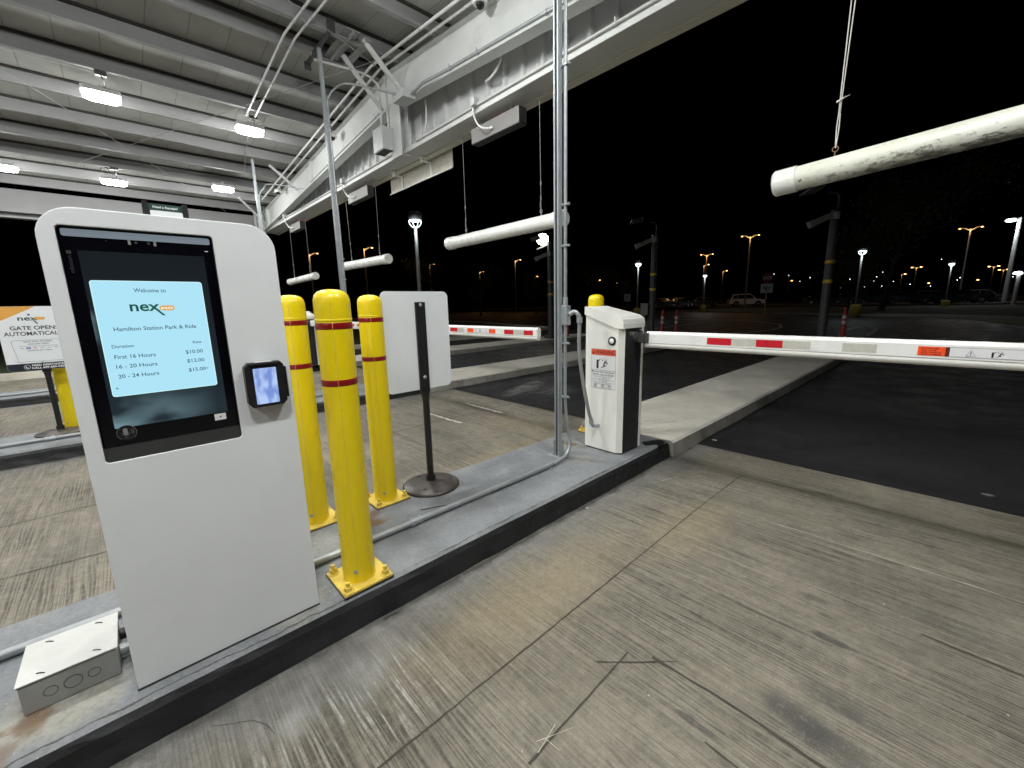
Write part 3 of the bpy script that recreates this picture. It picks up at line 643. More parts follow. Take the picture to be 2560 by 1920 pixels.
for X in (-13.45, 1.8):
    for Y in (3.15, -8.4):
        b = MB(); b.box(X-.1, X+.1, Y-.1, Y-.088, 0, 4.0 if X > 0 else 3.9); b.box(X-.1, X+.1, Y+.088, Y+.1, 0, 3.9); b.box(X-.006, X+.006, Y-.0878, Y+.0878, 0, 3.9); b.build('column', MT['steel'], can)
for (p, q) in (((-5.42, 2.66, 4.53), (-5.45, 3.17, 4.10)), ((-5.90, 2.60, 4.53), (-6.02, 3.17, 4.06)), ((-12.3, 2.5, 4.0), (-12.9, 3.18, 3.55)), ((-10.0, 2.65, 4.2), (-10.02, 3.17, 3.80)), ((-1.5, 2.65, 4.17), (-1.52, 3.17, 3.80))):
    b = MB(); b.bar(p, q, .065, .005); b.bar((p[0]+.03, p[1], p[2]), (q[0]+.03, q[1], q[2]), .005, .05); b.build('flange_brace', MT['steel'], can)
# cross struts and tie rods
for (p, q) in (((-8.2, -.65, 4.24), (-13.2, 2.36, 3.82)), ((-11.4, -.22, 4.0), (-5.6, 2.9, 4.45)), ((-8.5, 2.0, 4.2), (-10.6, 2.3, 4.05)), ((-4.9, 1.2, 4.44), (-5.75, 3.2, 4.40))):
    b = MB(); b.cyl(p, q, .0045, n=8); b.build('tie_rod', MT['purlin'], can)
b = MB()
b.box(-6.20, -6.14, 2.42, 2.445, 4.46, 4.534); b.box(-6.2, -5.35, 2.43, 2.60, 4.540, 4.555); b.box(-6.2, -5.35, 2.68, 2.75, 4.50, 4.54); b.box(-6.2, -5.35, 2.50, 2.53, 4.50, 4.539); b.build('cross_channel', MT['purlin'], can)

# canopy lamps ------------------------------------------------------
def canopy_lamp(loc, label):
    t = thing('canopy_light', loc, label, 'ceiling light', 'white LED lamps under the canopy')
    x, y, z = loc; b = MB(); b.prism([(x+p, y+q, z+.045) for p, q in rrect(-.13, .13, -.20, .20, .05)], (0, 0, .055)); b.build('housing', MT['jbox'], t, bevel=.006)
    b = MB(); b.prism([(x+p, y+q, z-.01) for p, q in rrect(-.125, .125, -.19, .19, .12, 8)], (0, 0, .0545)); b.build('lens', MT['lens'], t, bevel=.012)
    b = MB(); b.cyl((x, y, z+.1), (x, y, z+.17), .02, n=10); b.build('stem', MT['jbox'], t)
    return t
lampsXY = []
def lamp_light(x, y, z):
    ld = bpy.data.lights.new('lamp_light', 'AREA'); ld.shape = 'RECTANGLE'; ld.size = .22; ld.size_y = .36; ld.energy = LAMP_W; ld.color = (.98, 1., .99); ld.spread = math.radians(165)
    lo = bpy.data.objects.new('lamp_light', ld); col.objects.link(lo)
    pd = bpy.data.lights.new('lamp_side_light', 'POINT'); pd.energy = SIDE_W; pd.color = (.98, 1., .99); pd.shadow_soft_size = .05; po = bpy.data.objects.new('lamp_side_light', pd); col.objects.link(po); po.parent = lo; po.location = (0, 0, -.06)
    return lo
rows = [(-8.30, (.24, 1.98)), (-11.9, (-1.16, .29)), (-11.35, (2.04,)), (-8.3, (-1.7, -4.5)), (-11.9, (-4.5,)), (-3.45, (.0, 1.75, -2.4, -5.5)), (-.2, (-.1, 1.7, -2.6, -5.8))]
names = {(-8.30, .24): 'bright white canopy lamp nearest the top left corner, above the kiosk', (-8.30, 1.98): 'white canopy lamp hung below the twin conduits and a grey junction box',
         (-11.9, .29): 'white canopy lamp above the receipt notice with a looped cable', (-11.35, 2.04): 'small white canopy lamp left of the strut with the bent conduit', (-11.9, -1.16): 'white canopy lamp cut by the left edge of the photo'}
first = None
for X, ys in rows:
    for Y in ys:
        z = zr(X, 4.38)-.02
        lab = names.get((X, Y), 'white canopy lamp outside the frame over the lanes')
        if first is None: first = canopy_lamp((X, Y, z), lab); t = first
        else: t = copy_thing(first, (X, Y, z), lab)
        lo = lamp_light(X, Y, z); lo.parent = t; lo.location = (0, 0, -.02)
for (X, Y, bx) in ((-8.30, .24, -7.93), (-8.30, 1.98, -8.08), (-11.9, .29, -11.45)):
    t = thing('junction_box', (bx, Y+.02, zr(bx, PB)-.06), {.24: 'small grey ceiling box feeding the lamp nearest the top left corner', 1.98: 'small grey ceiling box at the end of the twin conduits', .29: 'small grey ceiling box with a looped cable over the receipt notice'}[Y], 'junction box', 'grey boxes feeding the canopy lamps')
    z = zr(bx, PB)-.06; b = MB(); b.box(bx-.03, bx+.03, Y-.04, Y+.08, z, z+.05); b.build('body', MT['led_dark'], t, bevel=.003)
    zl = zr(X, 4.38)+.07
    b = MB(); b.tube([(bx, Y+.02, z), (bx-.02, Y+.04, z-.04), (X+.12, Y+.05, zl+.02), (X+.08, Y+.03, zl)], .006, n=6, sub=5); b.build('cable', MT['ink'], t)
    if Y == .29: b = MB(); b.tube([(bx, Y-.04, z+.02)]+[(bx-.02, Y-.11+.055*math.sin(a*.7), z-.02+.055*math.cos(a*.7)) for a in range(9)], .006, n=6, sub=3); b.build('cable', MT['ink'], t)
    if Y == .24: b = MB(); b.cyl((bx, -9, z+.03), (bx, Y-.04, z+.03), .011, n=8); b.build('conduit', MT['emtp'], t)

# overhead conduits --------------------------------------------------
def conduit(name, pts, r, m, label, cat='conduit', group=None, clips=(), sub=0, cm=None):
    t = thing(name, pts[0], label, cat, group); b = MB(); b.tube(pts, r, n=10, sub=sub); b.build('pipe', m, t)
    for c in clips:
        b = MB(); b.cyl(Vector(c)+Vector((-.012, 0, 0)), Vector(c)+Vector((.012, 0, 0)), r*1.35, n=10); b.bar(Vector(c), Vector(c)+Vector((0, -.012, .045)), .012, .006); b.build('clamp', cm or MT['galv'], t)
    return t
def along(Y, xs, off): return [(X, Y, zr(X, PB)+off) for X in xs]
conduit('ceiling_conduit', along(1.90, (-8.08, -5.86, -1.0), -.03), .014, MT['emtp'], 'left one of the twin painted conduits crossing the purlins to the lamp', group='twin conduits across the purlins', clips=along(1.90, (-8.0, -7.0, -6.1, -5.5), -.03))
conduit('ceiling_conduit', along(2.02, (-8.05, -5.86, -1.0), -.03), .014, MT['emtp'], 'right one of the twin painted conduits crossing the purlins, with a coupling', group='twin conduits across the purlins', clips=along(2.02, (-8.0, -7.0, -6.1, -5.5), -.03))
conduit('ceiling_conduit', along(2.97, (-12.1, -5.86, -.5), -.025), .017, MT['emtp'], 'painted conduit beside the front beam, the one farther from the beam', group='pair of conduits along the front beam', clips=along(2.97, (-11.4, -9.7, -7.9, -7.0, -4.6, -3.7), -.025))
conduit('ceiling_conduit', along(3.09, (-11.5, -5.86, -.5), -.025), .017, MT['emtp'], 'painted conduit beside the front beam, the one closest to the beam', group='pair of conduits along the front beam', clips=along(3.09, (-9.7, -7.9, -7.0, -4.6, -3.7), -.025))
# zinc conduit clamped along the beam flange
bz = lambda X: zr(X, 4.075)-.018
conduit('beam_conduit', [(-5.16, 3.14, bz(-5.16)-.02), (-4.9, 3.15, bz(-4.9)+.035)]+[(X, 3.19, zr(X, 4.075)+.035) for X in (-4.5, -3.0, -1.0, 1.8)], .019, MT['emt'], 'shiny conduit clamped along the right half of the front beam', clips=[(X, 3.19, zr(X, 4.075)+.035) for X in (-4.37, -3.86, -2.86, -2.0)], group='shiny conduits on the front beam')
conduit('beam_conduit', [(X, 3.19, zr(X, 4.075)+.03) for X in (-9.3, -6.15)], .012, MT['emt'], 'thin shiny conduit clamped along the left half of the front beam', clips=[(X, 3.19, zr(X, 4.075)+.03) for X in (-9.2, -7.5, -6.3)], group='shiny conduits on the front beam')
conduit('soffit_conduit', [(X, 3.285, 3.515) for X in (-5.35, -3, 1.9)], .014, MT['emtp'], 'white conduit on the channel edge below the corrugated wall, right half', clips=[(X, 3.285, 3.515) for X in (-4.85, -3.75, -3.06, -2.2)], group='conduits on the channel edge', cm=MT['emtp'])
conduit('soffit_conduit', [(X, 3.285, 3.515) for X in (-12.3, -5.95)], .013, MT['emtp'], 'white conduit on the channel edge below the corrugated wall, left half', group='conduits on the channel edge')

# gate strut poles ------------------------------------------------------
def strut_pole(X, Y, top, label):
    t = thing('strut_pole', (X, Y, .13), label, 'pole', 'galvanised strut poles on the islands')
    b = MB(); w_ = .0205
    z0 = .136
    b.box(X-w_, X+w_, Y+w_-.003, Y+w_, z0, top); b.box(X-w_, X-w_+.003, Y-w_, Y+w_-.0032, z0, top); b.box(X+w_-.003, X+w_, Y-w_, Y+w_-.0032, z0, top)
    b.box(X-w_+.0032, X-.010, Y-w_, Y-w_+.004, z0, top); b.box(X+.010, X+w_-.0032, Y-w_, Y-w_+.004, z0, top)
    z = z0+.02
    while z < 2.6: b.box(X-.006, X+.006, Y+w_-.0045, Y+w_-.0031, z, z+.026, 1); z += .05
    b.build('channel', [MT['galv'], MT['ink']], t)
    b = MB(); b.box(X-.075, X+.075, Y-.05, Y+.05, .13, .136); b.box(X-.0275, X-.021, Y-.03, Y+.03, .136, .26); b.box(X+.021, X+.0275, Y-.03, Y+.03, .136, .26)
    for i in (-1, 1): b.cyl((X+.055*i, Y-.0, .136), (X+.055*i, Y, .150), .009, n=6)
    b.build('base_plate', MT['galv'], t, bevel=.0015)
    return t
sp1 = strut_pole(-1.98, 2.31, 4.24, 'tall galvanised strut pole standing in front of the white gate cabinet')
sp2 = strut_pole(-5.87, 2.29, 4.50, 'galvanised strut pole rising behind the front yellow bollard to the ridge')
sp3 = strut_pole(-9.75, 2.30, 4.18, 'farthest galvanised strut pole, rising behind the kiosk corner')
def pole_conduit(X, Y, top, bend, label):
    t = thing('riser_conduit', (X+.035, Y+.02, .13), label, 'conduit', 'conduits strapped to the strut poles')
    cx_, cy_ = X+.045, Y+.025; b = MB()
    pts = [(cx_, cy_, 1.30), (cx_, cy_, top-.25)]
    if bend: pts += [(cx_+.01, cy_+.02, top-.12), (cx_+.03, cy_+.10, top)] + bend
    else: pts += [(cx_, cy_, top)]
    b.tube(pts[:1]+[(cx_, cy_, 2.4)]+pts[1:], .0125, n=10, sub=6); b.build('pipe', MT['emt'], t)
    b = MB(); b.box(cx_-.028, cx_+.028, cy_-.02, cy_+.03, 1.13, 1.27); b.cyl((cx_, cy_, 1.27), (cx_, cy_, 1.33), .019, n=10); b.build('conduit_body', MT['galv'], t, bevel=.006)
    for z in (.6, 1.0, 1.68, 1.95, 2.8, 3.6):
        if z < top-.3: b = MB(); b.box(X-.03, cx_+.022, cy_-.017, cy_+.017, z-.007, z+.007); b.cyl((cx_+.022, cy_, z), (cx_+.036, cy_, z), .009, n=6); b.build('strap', MT['galv'], t)
    b = MB(); b.tube([(cx_, cy_, 1.13), (cx_, cy_, .62), (cx_+.008, cy_+.008, .42), (cx_+.03, cy_+.02, .26), (cx_+.045, cy_-.03, .175), (cx_+.055, cy_-.12, .152), (cx_+.06, cy_-.2, .150)], .0125, n=10, sub=6); b.build('lower_pipe', MT['emt'], t)
    return t
pole_conduit(-1.98, 2.31, 4.20, None, 'conduit strapped to the tall pole by the gate cabinet')
pole_conduit(-5.87, 2.29, 4.05, [(-5.78, 2.62, 4.16), (-5.30, 3.07, 3.99)], 'conduit with a wide bend at the top of the middle strut pole')
pole_conduit(-9.75, 2.30, 3.66, [(-9.70, 2.55, 3.76), (-9.42, 3.10, 3.71)], 'conduit with a wide bend at the top of the far strut pole')
# dark strut that carries the middle pole
t = thing('ceiling_strut', (-5.86, 2.28, 4.51), 'dark strut channel between two purlins holding the middle pole', 'strut')
b = MB(); b.bar((-5.40, 2.28, 4.512), (-6.34, 2.31, 4.512), .041, .041); b.build('channel', MT['darkstrut'], t); b = MB(); b.box(-5.43, -5.40, 2.24, 2.32, 4.47, 4.60); b.build('clamp', MT['darkstrut'], t); b = MB(); b.box(-6.37, -6.34, 2.27, 2.35, 4.44, 4.53); b.build('clamp', MT['darkstrut'], t)
# boxes near the ridge stub
t = thing('wiring_box', (-5.975, 3.13, 3.48), 'grey steel wiring box hung from two conduits at the ridge stub', 'electrical box')
b = MB(); b.box(-6.12, -5.83, 3.04, 3.20, 3.50, 3.80); b.build('body', MT['jbox'], t, bevel=.004)
b = MB(); b.box(-6.11, -5.84, 3.05, 3.19, 3.488, 3.4995); b.build('underside', MT['led_dark'], t)
b = MB(); b.tube([(-5.94, 3.10, 3.80), (-5.94, 3.10, 4.28), (-5.93, 3.04, 4.37), (-5.93, 2.85, 4.42), (-6.1, 2.30, 4.46)], .015, sub=6); b.build('conduit', MT['emtp'], t)
b = MB(); b.tube([(-5.86, 3.16, 3.80), (-5.87, 3.17, 4.45)], .015); b.build('conduit', MT['emtp'], t)
t = thing('beam_box', (-5.3, 3.1, 3.92), 'flat grey junction box under the front beam at the end of the bent conduit', 'electrical box')
b = MB(); b.box(-5.44, -5.16, 3.02, 3.205, 3.93, 4.03); b.build('body', MT['jbox'], t, bevel=.004)
# dome cameras
def dome(x, y, z, label):
    t = thing('dome_camera', (x, y, z), label, 'security camera', 'dome cameras beside the front beam')
    b = MB(); b.lathe((x, y, z), [(.045, .07), (.07, .065), (.078, .02), (.070, .0)]); b.build('housing', MT['pvc'], t)
    b = MB(); b.lathe((x, y, z), [(.0, -.048), (.02, -.044), (.036, -.03), (.045, -.01), (.046, .002)], n=20); b.build('dome_glass', MT['dome'], t)
    b = MB(); b.cyl((x, y, z+.065), (x, y+.05, z+.10), .022, n=12); b.build('mount', MT['pvc'], t); return t
dome(-3.68, 3.10, 4.27, 'white dome camera with black glass at the top edge of the photo'); dome(-7.78, 3.12, 4.20, 'dark lensed dome camera half behind the middle strut pole'); dome(-11.2, 3.1, 3.99, 'small white dome camera in the far left corner of the beam')

# lane signal boxes ------------------------------------------------------
def led_sign(x0, x1, z0, z1, label, jx):
    t = thing('lane_signal', ((x0+x1)/2, 3.46, z0), label, 'signal sign', 'grey lane signal boxes under the channel')
    b = MB(); b.box(x0, x1, 3.40, 3.52, z0, z1); b.build('housing', [MT['led_box']], t, bevel=.004)
    b = MB(); b.box(x0-.004, x1+.004, 3.415, 3.515, z0-.004, z0+.01); b.box(x1+.0005, x1+.004, 3.405, 3.516, z0, z1); b.build('side_cover', MT['led_dark'], t)
    b = MB()
    for X in (x0+.12, x1-.18): b.cyl((X, 3.46, z1), (X, 3.46, 3.446), .006, n=8)
    b.build('hanger', MT['galv'], t)
    b = MB(); cx_ = (x0+x1)/2; b.bar((cx_-.06, 3.5265, (z0+z1)/2-.05), (cx_+.06, 3.5265, (z0+z1)/2+.05), .012, .012); b.bar((cx_-.06, 3.527, (z0+z1)/2+.05), (cx_+.06, 3.527, (z0+z1)/2-.05), .0121, .0119); b.build('red_lights', MT['redled'], t)
    b = MB(); b.box(jx-.05, jx+.03, 3.225, 3.298, 3.50, 3.58); b.build('wiring_box', MT['jbox'], t, bevel=.003)
    b = MB(); b.tube([(jx-.03, 3.26, 3.50), (jx-.035, 3.26, 3.43), (jx-.02, 3.31, 3.33), (jx+.06, 3.33, 3.27), (jx+.13, 3.385, 3.265), (jx+.13, 3.40, 3.27)], .011, n=8, sub=5); b.cyl((jx+.10, 3.38, 3.262), (jx+.15, 3.39, 3.27), .017, n=10); b.build('flexible_conduit', MT['white_flex'], t)
    return t
led_sign(-4.28, -3.46, 3.20, 3.365, 'grey lane signal box nearest the tall pole', -4.02); led_sign(-8.03, -7.20, 3.20, 3.365, 'grey lane signal box right of the middle strut pole', -7.85); led_sign(-11.70, -10.90, 3.19, 3.355, 'small grey lane signal box with a red glow, nearest the kiosk', -11.5)
b = MB(); b.tube([(-3.80, 3.47, 4.03), (-3.80, 3.46, 3.94), (-3.87, 3.47, 3.88), (-3.99, 3.49, 3.85), (-4.14, 3.54, 3.88), (-4.20, 3.60, 3.93)], .014, n=10, sub=6)
o = b.build('flexible_conduit', MT['white_flex']); tag(o, 'white flexible conduit curving out of the corrugated wall', 'conduit')
b = MB(); b.tube([(-5.33, 3.45, 4.06), (-5.31, 3.45, 3.97), (-5.32, 3.45, 3.83), (-5.37, 3.45, 3.69), (-5.43, 3.44, 3.60), (-5.47, 3.40, 3.54)], .012, n=10, sub=6)
tag(b.build('flexible_conduit', MT['white_flex']), 'white conduit dropping straight from the beam beside the ridge stub', 'conduit')
# back of the hanging panel
t = thing('hanging_panel', (-6.04, 3.71, 3.45), 'blank weathered back of a sign hung from two posts at the ridge', 'hanging sign')
vs, fs = curve_plate(rrect(-6.92, -5.10, 3.20, 3.49, .03), [], .002)
b = MB(); b.add([(v.x, 3.705+v.z, v.y) for v in vs], [tuple(reversed(f)) for f in fs]); b.build('panel', MT['panel'], t)
b = MB(); b.cyl((-6.93, 3.692, 3.198), (-5.11, 3.692, 3.198), .011, n=10); b.build('bottom_rail', MT['pvc'], t)
for X in (-6.50, -5.64):
    b = MB(); b.lathe((X, 3.54, 3.425), [(.045, 0), (.045, .008), (.03, .020)], n=16); b.cyl((X, 3.54, 3.445), (X, 3.54, 3.36), .017, n=12); b.cyl((X, 3.54, 3.385), (X, 3.69, 3.385), .014, n=10); b.cyl((X, 3.69, 3.398), (X, 3.69, 3.20), .015, n=12); b.build('hanger_post', MT['pvc'], t)

# clearance bars ------------------------------------------------------
def clear_bar(xa, za, xb, zb, tops, label, m, cable='wire'):
    Y = 3.5; t = thing('clearance_bar', ((xa+xb)/2, Y, (za+zb)/2), label, 'clearance bar', 'white pipes hung across the lanes')
    r = .077; b = MB(); d = Vector((xb-xa, 0, zb-za)).normalized()
    b.cyl((xa, Y, za), (xb, Y, zb), r, n=40, caps=False); b.build('pipe', m, t)
    for p, s_ in (((xa, Y, za), -1), ((xb, Y, zb), 1)):
        P = Vector(p); b = MB(); q = P+d*s_*.005
        b.cyl(P-d*s_*.12, q, r+.007, n=40, caps=False)
        b.cyl(q, q+d*s_*.012, r+.007, r-.004, n=40, caps=True)
        b.cyl(P-d*s_*.1205, P-d*s_*.12, r-.001, r+.007, n=40, caps=False); b.build('end_cap', MT['pvc'], t)
    for (xt, xbm) in tops:
        zbm = za+(zb-za)*(xbm-xa)/(xb-xa)+r
        b = MB(); b.cyl((xbm, Y, zbm-.01), (xbm, Y, zbm+.03), .004, n=8); b.tube([(xbm+.016*math.cos(a*math.pi/6), Y, zbm+.045+.016*math.sin(a*math.pi/6)) for a in range(13)], .0035, n=6); b.build('eye_bolt', MT['rust'] if cable == 'rope' else MT['galv'], t)
        b = MB()
        if cable == 'rope':
            zk = zbm+.33
            for s_ in (-1, 1):
                b.tube([(xbm, Y, zbm+.05), (xbm+.006*s_, Y, zbm+.16), (xbm+.004*s_, Y, zbm+.25), (xbm+.003*s_, Y+.004*s_, zk), (xt+.014*s_, Y, 3.447)], .0034, n=6, sub=4)
            b.cyl((xbm-.02, Y-.01, zk-.012), (xbm+.015, Y-.008, zk+.004), .006, n=6); b.cyl((xbm+.01, Y-.008, zk+.003), (xbm+.045, Y-.012, zk+.008), .002, n=5)
            b.build('rope', MT['rope'], t)
        else:
            b.tube([(xbm, Y, zbm+.055), (xt, Y, 3.447)], .0028, n=6)
            b.tube([(xbm, Y, zbm+.055), (xbm-.014, Y, zbm+.11), (xbm, Y, zbm+.17)], .003, n=6, sub=4); b.cyl((xbm, Y, zbm+.16), (xbm, Y, zbm+.20), .007, n=6); b.cyl((xbm, Y, zbm+.31), (xbm, Y, zbm+.35), .008, n=6); b.build('cable', MT['cable'], t)
    return t
clear_bar(-.985, 2.075, .98, 2.20, ((-.66, -.67), (.62, .62)), 'scuffed dirty white pipe hanging nearest the camera at right', MT['pvc_dirty'], 'rope')
clear_bar(-4.99, 2.145, -2.92, 2.155, ((-4.59, -4.59), (-3.25, -3.24)), 'long clean white pipe hanging left of the tall pole', MT['pvc'])
clear_bar(-8.70, 2.14, -6.82, 2.115, ((-8.38, -8.34), (-7.09, -7.12)), 'white pipe hanging above the white sign and bollards', MT['pvc'])
clear_bar(-12.55, 2.04, -10.50, 2.07, ((-12.05, -12.1), (-10.81, -10.85)), 'smallest white pipe, hanging beside the kiosk corner', MT['pvc'])

# ------------------------------------------------------------------ bollards
def bollard(X, Y, label):
    t = thing('bollard', (X, Y, .13), label, 'bollard', 'yellow bollards on the islands'); z = .142
    b = MB(); b.lathe((X, Y, 0), [(.066, z), (.066, z+.004), (.0665, 1.243), (.0665, 1.30), (.0655, 1.318), (.060, 1.335), (.048, 1.347), (.028, 1.354), (0, 1.357)], n=48)
    a = math.radians(-25); b.bar((X+.0662*math.cos(a), Y+.0662*math.sin(a), z+.01), (X+.0668*math.cos(a), Y+.0668*math.sin(a), 1.31), .0018, .0018, 1)
    b.build('sleeve', [MT['yellow'], MT['yellow_old']], t)
    b = MB(); b.lathe((X, Y, 0), [(.0670, 1.236), (.0682, 1.238), (.0682, 1.2425), (.0670, 1.2445)], n=48); b.build('cap_rim', MT['yellow'], t)
    for zc in (1.218, 1.0):
        b = MB(); b.lathe((X, Y, 0), [(.0667, zc-.0125), (.0674, zc-.0115), (.0674, zc+.0115), (.0667, zc+.0125)], n=48); b.build('red_band', MT['redband'], t)
    b = MB(); b.prism([(X+p, Y+q, .131) for p, q in rrect(-.105, .105, -.105, .105, .006, 2)], (0, 0, .011)); b.build('base_plate', MT['yellow_old'], t, bevel=.002)
    b = MB(); b.box(X-.108, X+.108, Y-.108, Y+.108, .1303, .1345); b.build('shim', MT['bezel'], t)
    for i in (-1, 1):
        for j in (-1, 1):
            b = MB(); p = (X+.082*i, Y+.082*j); b.lathe((*p, .142), [(.024, 0), (.023, .004), (.015, .005)], n=16); b.cyl((*p, .146), (*p, .164), .0160, n=6, sm=False); b.cyl((*p, .164), (*p, .182), .0085, n=10); b.build('anchor_bolt', MT['yellow_old'], t)
    b = MB(); a = math.radians(-32); c_, s_ = math.cos(a), math.sin(a); b.cyl((X+.064*c_, Y+.064*s_, .195), (X+.0685*c_, Y+.0685*s_, .195), .009, n=12); b.build('screw', MT['galv'], t)
    return t
b0 = bollard(-1.655, .60, 'yellow bollard with two dark red bands closest to the kiosk front')
copy_thing(b0, (-2.30, .63, .13), 'yellow bollard half hidden behind the kiosk edge')
copy_thing(b0, (-2.27, 1.03, .13), 'yellow bollard beside the blank white sign')
copy_thing(b0, (-2.16, 3.02, .13), 'yellow bollard whose top shows behind the white gate cabinet')
copy_thing(b0, (-6.18, -.52, .13), 'yellow bollard beside the sign post far left, behind the kiosk')

# ------------------------------------------------------------------ kiosk
KX = -1.600
kt = thing('pay_kiosk', (-1.75, .14, .13), 'tall pale grey pay kiosk with a large lit touch screen', 'pay kiosk')
outer = rrect(-.124, .409, .131, 1.553, .075, 8, (0, 0, 1, 1)); hole = rrect(-.094, .243, .862, 1.512, .012, 3)
vs, fs = curve_plate(outer, [hole], .010, .003)
b = MB(); b.add([(KX-.013+v.z, v.x, max(v.y, .1352)) for v in vs], fs); b.build('front_panel', MT['kiosk'], kt)
b = MB(); b.prism([(KX-.30, p, q) for p, q in rrect(-.119, .404, .131, 1.548, .073, 8, (0, 0, 1, 1))], (.252, 0, 0))
b.prism([(KX-.048, p, q) for p, q in rrect(-.119, .404, .131, .85, .01, 2, (0, 0, 0, 0))], (.020, 0, 0)); b.build('body', MT['kiosk'], kt, bevel=.002)
b = MB(); b.box(KX-.31, KX+.004, -.129, .413, .1302, .1345); b.build('base_shade_line', MT['shade_dirt'], kt)  # dark strip painting contact shadow and dirt round the kiosk foot
G0 = KX-.012
b = MB()      # recess walls
b.box(KX-.046, KX-.003, -.0948, -.0905, .862, 1.512); b.box(KX-.046, KX-.003, .2388, .2428, .862, 1.512); b.box(KX-.046, KX-.003, -.0903, .2386, 1.507, 1.5118)
b.build('recess_trim', MT['blackmat'], kt)
sc_o = MB(); sc_o.box(KX-.045, G0, -.0895, .2380, .905, 1.506); scr = sc_o.build('touch_screen', MT['blackglass'], kt, bevel=.003)
b = MB(); b.prism([(KX-.045, -.0903, .8625), (KX-.002, -.0903, .8625), (KX-.004, -.0903, .872), (KX-.010, -.0903, .9045), (KX-.045, -.0903, .9045)], (0, .3288, 0)); b.build('lower_bezel', MT['bezel'], kt, bevel=.0015)
b = MB(); b.prism([(G0+.0005, p, q) for p, q in rrect(-.083, .233, 1.484, 1.503, .005, 3)], (.0012, 0, 0)); b.build('status_bar', MT['glossybar'], scr)
b = MB(); b.prism([(G0+.0003, p, q) for p, q in rrect(-.059, .213, .958, 1.449, .002, 2)], (.0006, 0, 0)); b.build('display', MT['display'], scr)
def kp_(y, z, d=0.): return (G0+.0012+d, y, z)
b = MB(); b.prism([kp_(p, q) for p, q in rrect(-.0495, .1965, 1.0495, 1.3725, .007, 4)], (.0002, 0, 0)); b.build('card_edge', MT['cardglow'], scr)
b = MB(); b.prism([kp_(p, q, .0003) for p, q in rrect(-.0475, .1945, 1.0515, 1.3705, .006, 4)], (.0002, 0, 0)); b.build('information_card', MT['card'], scr)
KR, KU = (0, 1, 0), (0, 0, 1); D1 = .0007
b = MB(); TK = lambda s_, y, z, size, wd, al='LEFT', bo=.012: b.text(s_, kp_(y, z, D1), KR, KU, size, wd, al, 0, bo)
TK('Welcome to', .0725, 1.3410, .0160, .071, 'CENTER'); TK('Hamilton Station Park & Ride', .073, 1.2340, .0155, .186, 'CENTER')
TK('Duration', -.031, 1.187, .0125, .046); TK('Rate', .151, 1.187, .0110, .0215)
for s_, p_, z in (('First 16 Hours', '$10.00', 1.1565), ('16 - 20 Hours', '$12.00', 1.129), ('20 - 24 Hours', '$15.00', 1.101)):
    TK(s_, -.030, z, .0155, .089); TK(p_, .1295, z+.0005, .0150, .043)
TK('*', .1735, 1.101, .012, .005); TK('*', -.040, 1.066, .014, .006)
b.build('lettering', MT['txt'], scr)
b = MB(); b.text('nex', kp_(.022, 1.2885, D1), KR, KU, .0400, .066, 'LEFT', 0, .02); b.prism([kp_(.078, 1.2905, D1), kp_(.084, 1.2905, D1), kp_(.0985, 1.2745, D1), kp_(.0915, 1.2745, D1)], (.0002, 0, 0)); b.build('logo_letters', MT['txtgreen'], scr)
b = MB(); b.prism([kp_(p, q, D1) for p, q in rrect(.0865, .1215, 1.2885, 1.3035, .0072, 5)], (.0002, 0, 0)); b.tube([kp_(.1185, 1.3065, D1), kp_(.1225, 1.3055, D1), kp_(.1248, 1.3015, D1)], .0005, n=5); b.build('logo_pill', MT['pill'], scr)
b = MB(); b.text('pass', kp_(.104, 1.2935, D1+.0005), KR, KU, .0105, .027, 'CENTER', 0, .02); b.build('logo_word', MT['pilltxt'], scr)
b = MB()
for y, w_ in ((.047, .006), (.102, .006)): b.prism([kp_(y-w_/2, 1.471), kp_(y+w_/2, 1.471), kp_(y+w_/2, 1.484), kp_(y-w_/2, 1.484)], (.0003, 0, 0))
b.build('sensor_window', MT['icon'], scr)
b = MB()
for y in (.061, .088, .0): b.lathe((G0, y, 1.4775), [(.0035 if y else .0015, .0), (.0035 if y else .0015, .0004)], n=14, axis='x')
b.build('camera_lens', MT['faint'], scr)
b = MB(); b.text('umojo', kp_(-.0775, 1.435), (0, 0, -1), (0, 1, 0), .012, .045, 'LEFT', 0, .01); b.prism([kp_(-.080, 1.439), kp_(-.071, 1.439), kp_(-.071, 1.448), kp_(-.080, 1.448)], (.0002, 0, 0)); b.build('side_mark', MT['faint'], scr)
b = MB(); b.lathe((G0+.0003, -.036, .9415), [(.0225, .0), (.0225, .0008)], n=28, axis='x')
b.build('audio_button', MT['blackmat'], scr)
b = MB(); b.prism([(G0+.0012, p, q) for p, q in rrect(-.0435, -.0335, .9355, .9555, .0048, 4)], (.0004, 0, 0)); b.tube([(G0+.0012, -.0385+.008*math.cos(a), .9425+.008*math.sin(a)) for a in [math.pi+math.pi*k/8 for k in range(9)]], .0006, n=5); b.prism([(G0+.0012, -.0425, .9275), (G0+.0012, -.0345, .9275), (G0+.0012, -.0345, .9285), (G0+.0012, -.0425, .9285)], (.0004, 0, 0))
for r_ in (.005, .009): b.tube([(G0+.0012, -.030+r_*math.cos(a), .944+r_*math.sin(a)) for a in [-.8+.2*k for k in range(9)]], .0006, n=5)
for s_ in (-1, 1): b.tube([(G0+.0012, -.036+.0215*s_*math.cos(a), .9415+.0215*math.sin(a)) for a in [-.9+.225*k for k in range(9)]], .0005, n=5)
b.build('microphone_icon', MT['icon'], scr)
b = MB(); b.prism([(G0+.0003, p, q) for p, q in rrect(.175, .206, .9335, .9545, .001, 1)], (.0005, 0, 0)); b.build('scan_label', MT['white_sticker'], scr)
